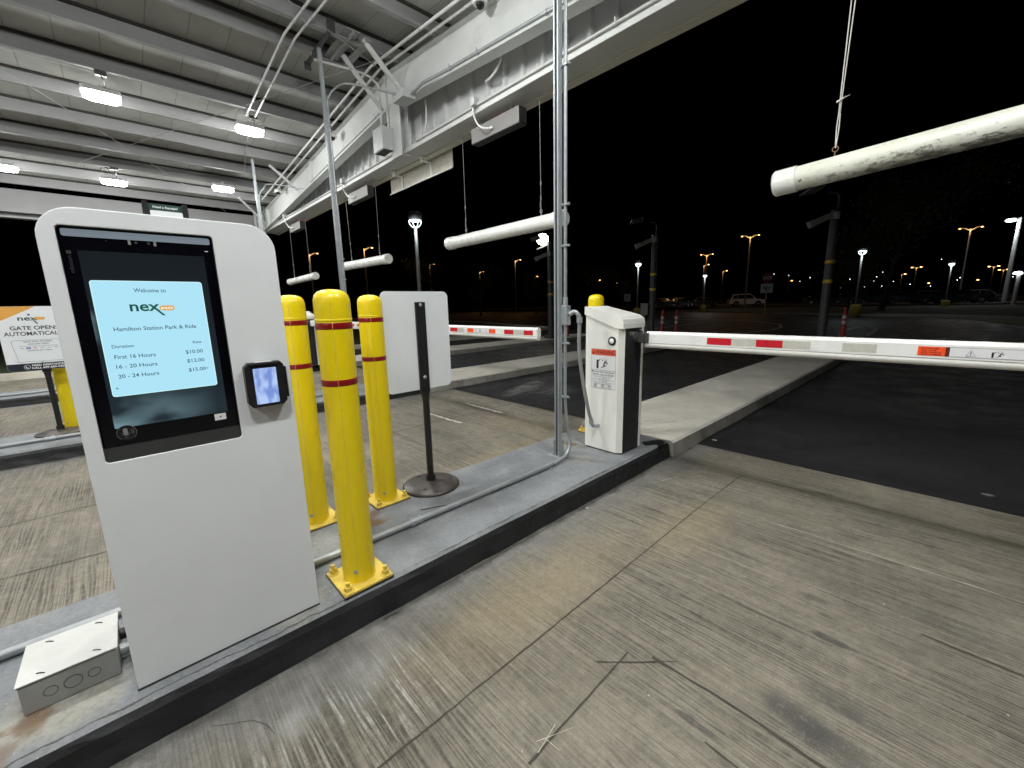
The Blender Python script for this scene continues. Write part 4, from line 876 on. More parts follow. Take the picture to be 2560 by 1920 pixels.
b = MB(); b.lathe((G0+.0008, .191, .944), [(.0026, .0), (.0026, .0004)], n=12, axis='x'); b.build('scan_dot', MT['ink'], scr)
b = MB(); b.prism([(G0, p, q) for p, q in rrect(.2165, .226, 1.4635, 1.4655, .0008, 1)], (.0005, 0, 0)); b.build('status_light', MT['white_sticker'], scr)
# card terminal on the kiosk front
ct = MB(); ct.prism([(KX+.0005, p, q) for p, q in [(.268, .978), (.280, .962), (.372, .962), (.384, .975), (.384, 1.100), (.374, 1.112), (.282, 1.112), (.268, 1.098)]], (.030, 0, 0)); ct.box(KX+.001, KX+.034, .3845, .391, .985, 1.092)
ct.box(KX+.0306, KX+.034, .272, .281, .975, 1.104); ct.box(KX+.0306, KX+.036, .2815, .372, 1.1035, 1.1105)
term = ct.build('card_terminal', MT['blackmat'], kt, bevel=.003)
b = MB(); b.prism([(KX+.0307, p, q) for p, q in rrect(.2915, .3595, .972, 1.093, .002, 2)], (.0012, 0, 0)); b.build('terminal_display', MT['tscreen'], term)
b = MB(); b.box(KX+.01, KX+.032, .300, .350, 1.1125, 1.114); b.build('top_label', MT['white_sticker'], term)
# receipt notice behind the kiosk top
t = thing('receipt_notice', (KX-.14, .145, 1.55), 'small green and white receipt notice in a dark stand on top of the kiosk', 'sign')
RXp = KX-.11
b = MB(); b.box(RXp-.004, RXp, .093, .202, 1.545, 1.606); b.prism([(RXp+.0002, p, q) for p, q in rrect(.093, .108, 1.55, 1.622, .006, 3, (0, 0, 1, 1))], (.006, 0, 0)); b.prism([(RXp+.0002, p, q) for p, q in rrect(.188, .203, 1.55, 1.622, .006, 3, (0, 0, 1, 1))], (.006, 0, 0)); b.build('holder', MT['blackmat'], t)
b = MB(); b.prism([(RXp+.0002, p, q) for p, q in rrect(.106, .190, 1.596, 1.616, .001, 1)], (.001, 0, 0)); b.build('header', MT['green_print'], t)
b = MB(); b.text('Need a Receipt?', (RXp+.0014, .148, 1.604), KR, KU, .0088, .060, 'CENTER', 0, .03); b.build('lettering', MT['white_sticker'], t)
b = MB(); b.prism([(RXp+.0062, p, q) for p, q in rrect(.110, .188, 1.562, 1.5955, .003, 3)], (.001, 0, 0)); b.build('label', MT['white_sticker'], t); t.location.z -= .008

# ------------------------------------------------------------------ floor box and island conduits
t = thing('floor_box', (-1.825, -.27, .13), 'grey steel wiring box lying on the island left of the kiosk', 'electrical box')
b = MB(); b.box(-1.93, -1.722, -.375, -.165, .131, .228); b.build('body', MT['boxside'], t, bevel=.003)
b = MB(); b.box(-1.934, -1.718, -.379, -.161, .2285, .233); b.build('cover', MT['jboxtop'], t, bevel=.002)
b = MB()
for (x, y) in ((-1.905, -.325), (-1.905, -.21), (-1.745, -.33), (-1.745, -.21)): b.tube([(x-.006, y-.008, .234), (x-.001, y, .235), (x+.002, y+.003, .235), (x+.008, y+.01, .234)], .0016, n=5, sub=3)
b.build('cover_screw', MT['ink'], t)
b = MB()
for (y, r_) in ((-.315, .015), (-.268, .020), (-.222, .014)): b.tube([(-1.7215, y+r_*math.cos(a), .178+r_*math.sin(a)) for a in [2*math.pi*k/20 for k in range(21)]], .0007, n=4)
b.build('knockout', MT['bezel'], t)
b = MB(); b.cyl((-1.80, -.164, .165), (-1.80, -.10, .165), .017, n=14); b.cyl((-1.80, -.164, .165), (-1.80, -.150, .165), .022, n=8); b.build('pipe', MT['emt'], t)
b = MB(); b.cyl((-1.88, -.164, .175), (-1.88, -.10, .175), .014, n=14); b.cyl((-1.88, -.164, .175), (-1.88, -.14, .175), .02, n=8); b.build('pipe', MT['blackmat'], t)
zt = .1485
def island_conduit(pts, label, couplings, r=.0165):
    t = thing('island_conduit', pts[0], label, 'conduit', 'zinc conduits lying on the islands'); b = MB(); b.tube(pts, r, n=12, sub=4 if len(pts) > 2 else 0); b.build('pipe', MT['emt'], t)
    for (x, y) in couplings: b = MB(); b.cyl((x, y-.035, zt), (x, y+.035, zt), r*1.3, n=12); b.cyl((x, y-.03, zt), (x, y-.014, zt), r*1.5, n=8); b.cyl((x, y+.014, zt), (x, y+.03, zt), r*1.5, n=8); b.build('coupling', MT['galv'], t)
    return t
island_conduit([(-1.868, .30, zt), (-1.865, 1.2, zt), (-1.868, 2.0, zt), (-1.885, 2.14, zt)], 'zinc conduit running from the kiosk past the front bollard to the tall pole', ((-1.867, 1.0),))
island_conduit([(-2.085, -3.5, zt), (-2.085, -.05, zt)], 'zinc conduit behind the grey floor box, left of the kiosk', ())
island_conduit([(-5.66, -3.5, zt), (-5.66, -1.5, zt), (-5.70, -.7, zt), (-5.72, 1.2, zt), (-5.765, 2.1, zt)], 'zinc conduit on the second island, passing the far left sign base', ((-5.69, -.65),))
island_conduit([(-9.5, -4, zt), (-9.45, -1.5, zt), (-9.5, 1.2, zt), (-9.64, 2.1, zt)], 'zinc conduit on the farthest island, seen below the far left sign', ((-9.45, -1.5),))
b = MB(); b.cyl((-1.895, 2.14, .150), (-1.855, 2.14, .150), .008, n=8); b.box(-1.90, -1.84, 2.06, 2.09, .1305, .137); tag(b.build('conduit_strap', MT['galv']), 'loose zinc strap on the island under the conduit bend', 'bracket')
b = MB(); b.tube([(-1.985, 1.10, .134), (-1.975, 1.115, .135), (-1.95, 1.18, .134), (-1.895, 1.30, .134)], .0022, n=5, sub=3); tag(b.build('wire_scrap', MT['ink']), 'thin black wire scrap on the island below the white sign', 'wire')

# ------------------------------------------------------------------ signs on round bases
def base_sign(px, py, front, label, group):
    t = thing('base_sign', (px, py, .13), label, 'sign', group)
    b = MB(); b.lathe((px, py, .13), [(.182, .001), (.183, .010), (.17, .019), (.12, .030), (.06, .038), (.035, .041)], n=48)
    b.build('base', MT['basedisc'], t)
    b = MB()
    for a in (1.2, 3.3, 5.4): b.lathe((px+.125*math.cos(a), py+.125*math.sin(a), .1595), [(.0, .0), (.013, .0), (.013, .0015), (.0, .0015)], n=16)
    b.build('bolt_hole', MT['ink'], t)
    b = MB(); b.cyl((px, py, .165), (px, py, .205), .030, n=20); b.build('collar', MT['post'], t, bevel=.003)
    b = MB(); b.cyl((px, py, .2), (px, py, .70), .0215, n=20); b.cyl((px, py, .70), (px, py, .76), .0215, .028, n=20, caps=False); b.box(px-.008, px+.006, py-.033, py+.033, .75, 1.312); b.build('post', MT['post'], t, bevel=.002)
    vs, fs = curve_plate(rrect(-.228, .228, .775, 1.375, .035, 6), [], .0015)
    if not front:
        sx_ = px-.011; b = MB(); b.add([(sx_+v.z, py-.02+v.x, v.y) for v in vs], fs); b.build('sheet', MT['signback'], t)
        for z in (1.295, .852):
            b = MB(); b.lathe((px+.006, py, z), [(.011, 0), (.010, .004), (.005, .007), (0, .0075)], n=14, axis='x'); b.build('bolt', MT['galv'], t)
        b = MB()
        for z in (1.08, 1.055, .975, .925, .80): b.lathe((px+.0062, py, z), [(.0, 0), (.0045, .0), (.0045, .0006), (0, .0006)], n=10, axis='x')
        b.build('slot_hole', MT['bezel'], t)
        b = MB(); b.text('. .n', (sx_+.0022, py+.15, 1.352), KR, KU, .012); b.build('pen_mark', MT['darkink'], t)
    return t, vs, fs
t, _, _ = base_sign(-2.235, 1.33, False, 'blank white back of a sign on a black post with round base', 'signs on round bases')
t, vs, fs = base_sign(-6.0, -.60, True, 'white and orange gate instruction sign at the left edge of the photo', 'signs on round bases')
sx_ = -5.985; py = -.612
b = MB(); b.add([(sx_+v.z, py+v.x, v.y) for v in vs], fs); sh = b.build('sheet', MT['signback'], t)
F_ = sx_+.0022; y0, y1 = py-.228, py+.228
b = MB(); b.prism([(F_, y0+.001, 1.23), (F_, y0+.26, 1.374), (F_, y0+.035, 1.374), (F_, y0+.010, 1.364), (F_, y0+.001, 1.340)], (.0004, 0, 0)); b.build('orange_corner', MT['orange_print'], sh)
b = MB(); b.prism([(F_, p, q) for p, q in rrect(y0+.001, y1-.001, .776, .842, .034, 5, (1, 1, 0, 0))], (.0004, 0, 0)); b.build('navy_band', MT['navy'], sh)
b = MB(); b.text('nex', (F_+.0003, py-.095, 1.245), KR, KU, .060, .125, 'LEFT', 0, .02); b.prism([(F_+.0003, py-.003, 1.245), (F_+.0003, py+.008, 1.245), (F_+.0003, py+.030, 1.212), (F_+.0003, py+.018, 1.212)], (.0002, 0, 0)); b.lathe((F_+.0003, py-.02, 1.297), [(.009, 0), (.009, .0003)], n=14, axis='x'); b.build('logo_letters', MT['green_print'], sh)
b = MB(); b.prism([(F_+.0003, p, q) for p, q in rrect(py+.010, py+.078, 1.250, 1.275, .012, 5)], (.0002, 0, 0)); b.build('logo_pill', MT['orange_print'], sh)
b = MB(); b.text('GATE OPENS', (F_+.0003, py, 1.158), KR, KU, .050, .31, 'CENTER', 0, .02); b.text('AUTOMATICALLY', (F_+.0003, py, 1.105), KR, KU, .050, .40, 'CENTER', 0, .02)
b.text('GATE STILL CLOSED?', (F_+.0003, py, 1.040), KR, KU, .020, .185, 'CENTER', 0, .01); b.text('NON-APP USERS', (F_+.0003, py, 1.018), KR, KU, .016, .13, 'CENTER', 0, .01); b.text('TAP YOUR CARD OR MOBILE WALLET', (F_+.0003, py, 1.000), KR, KU, .011, .25, 'CENTER')
b.text('NEXPASS APP USERS', (F_+.0003, py, .957), KR, KU, .015, .16, 'CENTER', 0, .01)
b.tube([(F_, p, q) for p, q in rrect(py-.168, py+.168, .858, 1.062, .02, 5)]+[(F_, py-.148, .858)], .001, n=4); b.build('lettering', MT['darkink'], sh)
b = MB(); b.box(F_+.0003, F_+.0006, py-.085, py-.053, .980, .992); b.build('card_mark', MT['blue_print'], sh)
b = MB(); b.box(F_+.0003, F_+.0006, py-.035, py-.018, .982, .990); b.build('card_mark', MT['red_print'], sh)
b = MB()
for k, wd in ((-.12, .022), (.005, .03), (.05, .03), (.095, .03)): b.box(F_+.0003, F_+.0006, py+k, py+k+wd, .984, .987)
b.build('card_names', MT['darkink'], sh)
b = MB(); b.text('NEED ASSISTANCE?', (F_+.0006, py+.035, .813), KR, KU, .026, .215, 'CENTER', 0, .03); b.text('CALL 609-689-9350', (F_+.0006, py+.035, .787), KR, KU, .026, .225, 'CENTER', 0, .03)
b.tube([(F_+.001, py-.105+.02*math.cos(a), .808+.02*math.sin(a)) for a in [2*math.pi*k/20 for k in range(21)]], .0016, n=5); b.tube([(F_+.001, py-.113, .817), (F_+.001, py-.112, .806), (F_+.001, py-.105, .799), (F_+.001, py-.096, .799)], .004, n=6, sub=4); b.build('phone_notice', MT['white_sticker'], sh)
b = MB(); b.lathe((F_, py, .853), [(.008, 0), (.007, .003), (0, .005)], n=12, axis='x'); b.build('bolt', MT['galv'], sh)

# ------------------------------------------------------------------ gate cabinets and arms
def cabinet(X, label, arm_label, marks, alen, icon):
    # X: east face.  Built with the front (towards -Y)
    t = thing('gate_cabinet', (X-.16, 2.77, .13), label, 'gate cabinet', 'white gate cabinets on the islands')
    x0, x1, y0, y1 = X-.325, X, 2.63, 2.91; ch = .035
    b = MB(); pl = [(x0, y0), (x1-ch, y0), (x1, y0+ch), (x1, y1), (x0, y1)]
    b.prism([(p, q, .142) for p, q in pl], (0, 0, .955)); b.prism([(x0, y0+.0005, 1.0972), (x1-ch-.0, y0+.0005, 1.0972), (x0, y0+.0005, 1.195)], (0, y1-y0-.001, 0))
    b.build('body', MT['cab'], t, bevel=.002)
    b = MB(); b.prism([(p, q, .131) for p, q in [(x0+.006, y0+.006), (x1-ch, y0+.006), (x1-.006, y0+ch), (x1-.006, y1-.006), (x0+.006, y1-.006)]], (0, 0, .011)); b.build('plinth', MT['blackmat'], t)
    b = MB(); b.box(x1+.0005, x1+.004, y0+ch+.002, y1-.022, .145, 1.093); pnl = b.build('side_panel', MT['cabdark'], t)
    b = MB(); b.text('TIBA', (x1+.0045, y0+.085, 1.040), KR, KU, .036, .12, 'LEFT', 0, .015); b.build('logo_letters', MT['logo'], pnl)
    b = MB(); b.cyl((x1+.004, y1-.045, 1.075), (x1+.010, y1-.045, 1.075), .007, n=12); b.build('lock', MT['galv'], t)
    b = MB(); b.box(x1+.0005, x1+.009, y1-.0215, y1+.001, .142, 1.094); b.build('edge_trim', MT['cab'], t)
    # sloping lid, rounded over the east end
    b = MB(); pr = [(x0-.008, 1.197), (x1-.055, 1.097), (x1+.012, 1.094), (x1+.012, 1.130), (x1+.004, 1.160), (x1-.018, 1.180), (x1-.05, 1.192), (x0-.008, 1.257)]
    b.prism([(p, y0-.009, q) for p, q in pr], (0, y1-y0+.018, 0)); b.build('lid', MT['cab'], t, bevel=.008, seg=3)
    # button and warning label
    yf = y0-.0003
    b = MB(); b.lathe((x1-.085, yf-.007, 1.003), [(.033, .007), (.033, 0), (.028, -.003)], n=32, axis='y'); bt = b.build('button_ring', MT['blackmat'], t)
    b = MB(); b.lathe((x1-.085, yf-.0075, 1.003), [(.021, -.0008), (.019, -.0035), (0, -.0042)], n=28, axis='y'); b.build('button_lens', MT['lightglass'], bt)
    lx0, lx1, lz0, lz1 = x0+.054, x0+.275, .635, .938
    lb = MB(); lb.box(lx0, lx1, yf-.0008, yf, lz0, lz1); lab = lb.build('warning_label', MT['white_sticker'], t)
    b = MB(); b.box(lx0+.002, lx1-.002, yf-.0012, yf-.00085, lz1-.048, lz1-.002); b.build('warning_header', MT['red_print'], lab)
    R2, U2 = (1, 0, 0), (0, 0, 1); yy = yf-.0014
    b = MB(); b.text('WARNING', (lx0+.040, yy, lz1-.039), R2, U2, .042, .170, 'LEFT', 0, .02); b.prism([(lx0+.009, yy, lz1-.038), (lx0+.033, yy, lz1-.038), (lx0+.021, yy, lz1-.014)], (0, -.0002, 0)); b.build('warning_word', MT['darkred'], lab)
    b = MB(); yy = yf-.0010
    for (a, c_, d, e) in ((lx0, lx1, lz0, lz0+.0015), (lx0, lx1, lz1-.0015, lz1), (lx0, lx0+.0012, lz0, lz1), (lx1-.0012, lx1, lz0, lz1), (lx0, lx1, lz1-.1635, lz1-.1615)): b.box(a, c_, yy-.0003, yy, d, e)
    gate_icon(b, lx0+.05, lz1-.150, .085, yy-.0004)
    b.text('Moving Gate Can Cause', ((lx0+lx1)/2, yy-.0006, lz1-.181), R2, U2, .0195, .205, 'CENTER', 0, .01); b.text('Serious Injury or Death', ((lx0+lx1)/2, yy-.0006, lz1-.202), R2, U2, .0195, .19, 'CENTER', 0, .01)
    for k, (s_, wd) in enumerate((('Keep Clear! Gate May Move Without', .165), ('Prior Warning', .065), ('Do Not Let Children Operate the Gate or Play', .21), ('in the Gate Area', .075), ('This Gate is for Vehicles Only. Pedestrians', .195), ('Must Use Separate Entrance', .13))):
        b.text(s_, ((lx0+lx1)/2, yy-.0006, lz1-.216-k*.0112), R2, U2, .0105, wd, 'CENTER')
    for cx_ in (lx0+.043, lx0+.108, lx0+.173):
        b.tube([(cx_+.014*math.cos(a), yy-.0006, lz0+.019+.014*math.sin(a)) for a in [2*math.pi*k/18 for k in range(19)]], .0009, n=4); b.bar((cx_-.009, yy-.0008, lz0+.028), (cx_+.009, yy-.0008, lz0+.010), .001, .0014); b.lathe((cx_, yy-.0006, lz0+.021), [(.005, 0), (.005, -.0003)], n=8, axis='y')
    b.build('warning_text', MT['ink'], lab)
    # boom arm: a thing of its own bolted to the cabinet's hub
    at = thing('boom_arm', (X+.05, 2.80, 1.0), arm_label, 'barrier arm', 'white barrier arms across the lanes')
    ax = X+.10; L_ = alen
    b = MB(); b.cyl((X+.005, 2.80, 1.02), (X+.05, 2.80, 1.02), .035, n=20); b.box(X+.035, ax+.02, 2.775, 2.835, .985, 1.060); b.box(X+.045, X+.09, 2.765, 2.772, .990, 1.055)
    for dx in (.055, .08): b.cyl((X+dx, 2.80, 1.06), (X+dx, 2.80, 1.072), .008, n=6)
    b.build('hub', MT['darkstrut'], at, bevel=.003)
    yc = 2.81
    b = MB(); pr = [(yc-.022, .988), (yc-.022, 1.052), (yc-.012, 1.070), (yc+.012, 1.070), (yc+.022, 1.052), (yc+.022, .988)]
    b.prism([(ax, p, q) for p, q in pr], (L_, 0, 0)); b.build('beam', MT['arm'], at, bevel=.002)
    b = MB(); b.cyl((ax-.01, yc, .972), (ax+L_+.005, yc, .972), .022, n=20); b.build('foam_edge', MT['armfoam'], at)
    b = MB(); b.prism([(ax+L_+.0002, p, q) for p, q in [(yc-.024, .986), (yc-.024, 1.053), (yc-.013, 1.072), (yc+.013, 1.072), (yc+.024, 1.053), (yc+.024, .986)]], (.008, 0, 0)); b.build('end_cap', MT['arm'], at)
    yt = yc-.0222
    for a, c_, kind in marks:
        if kind in ('red_reflector', 'white_reflector', 'orange_label'):
            b = MB(); b.box(ax+a, ax+c_, yt-.0008, yt-.0002, .998, 1.042); o = b.build(kind, MT[{'red_reflector': 'redtape', 'white_reflector': 'whitetape', 'orange_label': 'orangetape'}[kind]], at)
            if kind == 'orange_label' and icon:
                b = MB()
                for k, s_ in enumerate(('MOVING ARM', 'CAN CAUSE', 'BODILY HARM OR', 'VEHICLE DAMAGE')): b.text(s_, (ax+a+.012, yt-.001, 1.0295-k*.0095), R2, U2, .0095, None if k < 2 else (c_-a)*.72, 'LEFT', 0, .02)
                b.box(ax+c_-.002, ax+c_+.012, yt-.0010, yt-.0002, .998, 1.042); b.build('label_text', MT['darkred'], o)
        else:
            b = MB(); b.box(ax+a, ax+c_, yt-.0008, yt-.0002, .998, 1.042); lb2 = b.build('pictogram_label', MT['white_sticker'], at)
            b = MB(); b.box(ax+a, ax+c_, yt-.0012, yt-.0009, .998, .9992); b.box(ax+a, ax+c_, yt-.0012, yt-.0009, 1.0408, 1.042)
            u_ = (c_-a)
            for q in (.16, .62) if icon else (.15, .85):
                cx_ = ax+a+u_*q; s = .015
                b.tube([(cx_-s, yt-.0012, 1.004), (cx_, yt-.0012, 1.034), (cx_+s, yt-.0012, 1.004), (cx_-s, yt-.0012, 1.004)], .0007, n=4); b.box(cx_-.0012, cx_+.0012, yt-.0015, yt-.0009, 1.012, 1.026); b.box(cx_-.0012, cx_+.0012, yt-.0015, yt-.0009, 1.007, 1.0095)
            gate_icon(b, ax+a+u_*(.31 if icon else .38), 1.003, .030, yt-.0012); b.build('pictogram', MT['ink'], lb2)
    return t
def gate_icon(b, x, z, h, y):     # post with a falling arm and a struck figure
    b.box(x, x+.22*h, y-.0003, y, z, z+.78*h)
    def st(p, q, w_): b.bar((x+p[0]*h, y-.0002, z+p[1]*h), (x+q[0]*h, y-.0002, z+q[1]*h), .0004, w_*h)
    st((.22, .68), (.38, .84), .07); st((.40, .85), (.46, .87), .05); st((.55, .88), (.63, .90), .05); st((.75, .91), (.83, .93), .05)
    b.lathe((x+1.02*h, y, z+.80*h), [(.055*h, 0), (.055*h, -.0004)], n=12, axis='y'); b.lathe((x+.66*h, y, z+.74*h), [(.055*h, 0), (.055*h, -.0004)], n=12, axis='y')
    st((.93, .70), (.78, .38), .12); st((.93, .68), (1.22, .52), .05); st((.95, .62), (1.16, .40), .05); st((.78, .38), (.95, .22), .07); st((.95, .22), (.74, .20), .05); st((.76, .36), (.68, .16), .07); st((.68, .16), (.48, .04), .05)
mk1 = [(.435, .585, 'red_reflector'), (.585, .725, 'white_reflector'), (.725, .865, 'red_reflector'), (.865, 1.0, 'white_reflector'), (1.14, 1.28, 'white_reflector'), (1.43, 1.525, 'orange_label'), (1.538, 1.95, 'pictogram'), (2.0, 2.14, 'red_reflector'), (2.3, 2.44, 'red_reflector')]
cabinet(-1.645, 'cream gate cabinet with warning label and charcoal side, nearest the camera', 'white barrier arm across the nearest lane, running off the right edge', mk1, 2.75, True)
mk2 = [(.42, .56, 'red_reflector'), (.56, .70, 'white_reflector'), (.70, .84, 'red_reflector'), (1.20, 1.34, 'white_reflector'), (1.40, 1.54, 'red_reflector'), (1.54, 1.66, 'white_reflector'), (1.73, 1.84, 'orange_label'), (1.842, 2.10, 'pictogram'), (2.102, 2.205, 'orange_label'), (2.34, 2.475, 'red_reflector'), (2.475, 2.62, 'white_reflector'), (2.62, 2.74, 'red_reflector')]
cabinet(-5.54, 'gate cabinet whose cream edge shows at the left of the white sign', 'white barrier arm with red reflectors right of the white sign', mk2, 2.79, False)
cabinet(-9.10, 'gate cabinet with charcoal side seen between two yellow bollards', 'white barrier arm glimpsed behind the bollard and white sign', mk2, 2.6, False)
t = thing('flexible_conduit', (-1.94, 2.38, 1.22), 'grey flexible conduit looping from the pole to the gate cabinet', 'conduit')
b = MB(); b.tube([(-1.905, 2.345, 1.205), (-1.875, 2.36, 1.225), (-1.85, 2.375, 1.205), (-1.846, 2.385, 1.175)], .016, n=12, sub=4); b.cyl((-1.846, 2.385, 1.185), (-1.846, 2.385, 1.145), .021, n=10); b.build('elbow', MT['galv'], t)
b = MB(); b.tube([(-1.846, 2.385, 1.15), (-1.850, 2.39, .95), (-1.845, 2.43, .72), (-1.840, 2.49, .50), (-1.84, 2.53, .40)], .0135, n=12, sub=6); b.build('hose', MT['grey_flex'], t)
b = MB(); b.cyl((-1.84, 2.53, .405), (-1.84, 2.54, .365), .019, n=10); b.tube([(-1.84, 2.54, .37), (-1.84, 2.56, .345), (-1.84, 2.63, .335)], .014, n=10, sub=4); b.build('connector', MT['galv'], t)
b = MB(); b.prism([(-1.52, 3.0, .134), (-1.40+.0-.12, 3.06, .134), (-1.54, 3.14, .134), (-1.60, 3.10, .134)], (0, 0, .012)); b.bar((-1.64, 2.98, .14), (-1.55, 3.12, .145), .05, .02); tag(b.build('rubber_scrap', MT['blackmat'], bevel=.004), 'black rubber scrap on the island behind the gate cabinet', 'debris')
for (x, y, r_, lb) in ((-1.41, 3.86, .02, 'white paper scrap on the asphalt by the island end'), (-1.46, 1.98, .008, 'tiny pale chip at the kerb foot')):
    b = MB(); b.prism([(x-r_, y-r_*.6, .0055), (x+r_, y-r_*.5, .0055), (x+r_*.8, y+r_*.6, .0055), (x-r_*.7, y+r_*.7, .0055)], (0, 0, .004)); tag(b.build('litter', MT['cardboard']), lb, 'litter')

# ------------------------------------------------------------------ beyond the canopy
def dark_pole(X, Y, label, flood=False):
    t = thing('camera_pole', (X, Y, .13), label, 'pole', 'dark camera poles with yellow bands on the medians')
    b = MB(); b.cyl((X, Y, .14), (X, Y, 3.05), .085, .075, n=20); b.build('shaft', MT['polepaint'], t)
    b = MB(); b.prism([(X+p, Y+q, .131) for p, q in rrect(-.17, .17, -.17, .17, .02, 2)], (0, 0, .10)); b.build('base', MT['polepaint'], t, bevel=.01)
    for z in (1.62, 2.02):
        b = MB(); b.lathe((X, Y, z), [(.084, -.035), (.0855, -.034), (.0845, .034), (.083, .035)], n=24); b.build('yellow_band', MT['yellowtape'], t)
    b = MB(); b.bar((X-.04, Y-.05, 2.95), (X-.30, Y-.30, 2.80), .10, .11); b.bar((X-.28, Y-.28, 2.815), (X-.36, Y-.36, 2.76), .12, .13); b.box(X-.06, X+.08, Y-.10, Y+.02, 2.86, 3.0); b.build('camera', MT['camgrey'], t, bevel=.01)
    b = MB(); b.tube([(X+.02, Y, 3.0), (X+.04, Y, 3.25), (X, Y-.02, 3.36), (X-.12, Y-.1, 3.40)], .022, n=8, sub=4); b.build('bracket', MT['polepaint'], t)
    b = MB(); c = Vector((X-.38, Y-.32, 3.42)); b.prism([c+Vector(v) for v in ((-.22, .02, -.05), (.02, -.26, .0), (.24, -.02, .06), (.0, .26, .0))], (0, 0, .03)); b.build('solar_panel', MT['solar'] if not flood else MT['camgrey'], t)
    return t
dark_pole(-1.98, 11.0, 'dark camera pole with two yellow bands right of the nearest barrier arm'); dark_pole(-5.87, 10.85, 'dark camera pole with two yellow bands between the red tubes and the square panel')
dark_pole(-9.55, 10.75, 'dark camera pole with two yellow bands seen left of the tall strut pole', True)
# flood light that dazzles behind the clear bar
t = thing('flood_light', (-13.3, 14.6, 0), 'dazzling white flood light on a dark mast beside the tall pole', 'flood light')
fd = Vector((-12.47, 13.54, 0))
t.location = (fd.x, fd.y, 0); ORG[t] = Vector((fd.x, fd.y, 0))
b = MB(); b.cyl((fd.x+.25, fd.y+.1, 0), (fd.x+.25, fd.y+.1, 3.9), .05, n=12); b.build('mast', MT['polepaint'], t)
b = MB(); b.bar((fd.x+.22, fd.y+.1, 3.85), (fd.x, fd.y, 3.97), .05, .05); b.bar((fd.x-.3, fd.y+.02, 3.62), (fd.x+.2, fd.y+.1, 3.75), .16, .04); b.build('bracket', MT['camgrey'], t)
b = MB(); b.lathe((fd.x, fd.y, 4.0), [(0, -.24), (.15, -.19), (.24, -.07), (.24, .07), (.15, .19), (0, .24)], n=20); b.build('lamp_head', MT['flood'], t)
ld = bpy.data.lights.new('flood', 'POINT'); ld.energy = 30; ld.color = (1, .97, .88); ld.shadow_soft_size = .2; lo = bpy.data.objects.new('flood_glow', ld); col.objects.link(lo); lo.parent = t; lo.location = (.2, -.5, 4.0)
# delineator tubes
def tube_(X, Y, label):
    t = thing('traffic_tube', (X, Y, .005), label, 'traffic post', 'red tube posts with white bands')
    b = MB(); b.lathe((X, Y, 0), [(.16, .006), (.16, .04), (.06, .07), (.055, .1), (.048, .84), (.036, .87), (.028, .90), (.03, .96), (.036, 1.0), (.025, 1.02), (0, 1.022)], n=20); b.build('tube', MT['tube'], t)
    for z in (.62, .76): b = MB(); b.lathe((X, Y, z), [(.0510, -.045), (.0518, -.044), (.0505, .044), (.0495, .045)], n=20); b.build('white_band', MT['tubeband'], t)
    return t
tb = tube_(-6.62, 12.95, 'red tube post left of its twin, beyond the gate cabinet'); copy_thing(tb, (-6.24, 13.15, .005), 'red tube post right of its twin, left of the barrier reflectors'); copy_thing(tb, (-2.09, 14.2, .005), 'red tube post standing alone near the right camera pole'); copy_thing(tb, (-9.75, 11.9, .005), 'red tube post half hidden behind the tall strut pole')
# square panel and small signs
t = thing('panel_sign', (-5.9, 10.55, 0), 'pale square panel on a low post beside the middle camera pole', 'sign')
b = MB(); b.cyl((-6.02, 10.72, 0), (-6.02, 10.72, 1.0), .025, n=10); b.build('post', MT['greypole'], t); b = MB(); b.box(-6.13, -5.91, 10.68, 10.69, .93, 1.25); b.build('panel', MT['greypole'], t)
def at_dir(px, py, D):      # point at distance D along a photo direction (2560 px wide photograph)
    f = 1031.16; v = Vector(((px-1280), -(py-960), -f)); v = (M.to_3x3() @ v); k = D/math.hypot(v.x, v.y); return Vector((0, 0, 1.28))+v*k
def far_sign(px, D, zc, label, stop):
    p = at_dir(px, 760, D); t = thing('road_sign', (p.x, p.y, 0), label, 'road sign')
    b = MB(); b.cyl((p.x, p.y, 0), (p.x, p.y, zc+.3), .035, n=10); b.build('post', MT['yellowtape'] if stop else MT['greypole'], t)
    d = Vector((p.x, p.y, 0)).normalized(); r = Vector((d.y, -d.x, 0)); n = -d
    q = Vector((p.x, p.y, 0))+n*.05
    def P(u, z): return q+r*u+Vector((0, 0, z))
    if stop:
        R_ = .42; b = MB(); b.prism([P(R_*math.cos(math.radians(22.5+45*k)), zc+.42+R_*math.sin(math.radians(22.5+45*k))) for k in range(8)], n*.01); b.build('stop_plate', MT['signred'], t)
        b = MB(); b.text('STOP', q+n*.013+Vector((0, 0, zc+.31)), r, (0, 0, 1), .30, .62, 'CENTER', 0, .02); b.build('stop_letters', MT['signwhite'], t)
        b = MB(); b.prism([P(-.42, zc-.75), P(.42, zc-.75), P(.42, zc-.03), P(-.42, zc-.03)], n*.01); b.build('lane_plate', MT['signwhite'], t)
        b = MB(); s0 = q+n*.013
        for pts in (((0, -.65), (0, -.2)), ((0, -.5), (-.26, -.22)), ((.06, -.62), (.28, -.24))):
            b.bar(s0+r*pts[0][0]+Vector((0, 0, zc+pts[0][1])), s0+r*pts[1][0]+Vector((0, 0, zc+pts[1][1])), .06, .06)
        b.build('arrows', MT['ink'], t)
    else:
        b = MB(); b.prism([P(-.3, zc-.35), P(.3, zc-.35), P(.3, zc+.35), P(-.3, zc+.35)], n*.01); b.build('plate', MT['signwhite'], t)
        b = MB(); b.bar(q+n*.012+Vector((0, 0, zc-.2)), q+n*.012+Vector((0, 0, zc+.2)), .1, .02); b.build('symbol', MT['ink'], t)
far_sign(1913, 40, 2.55, 'dark stop sign above a white turn arrow plate at the road edge', True); far_sign(1568, 42, 1.75, 'small white plate sign on a post left of the middle camera pole', False)
b = MB(); p = at_dir(1447, 750, 38)
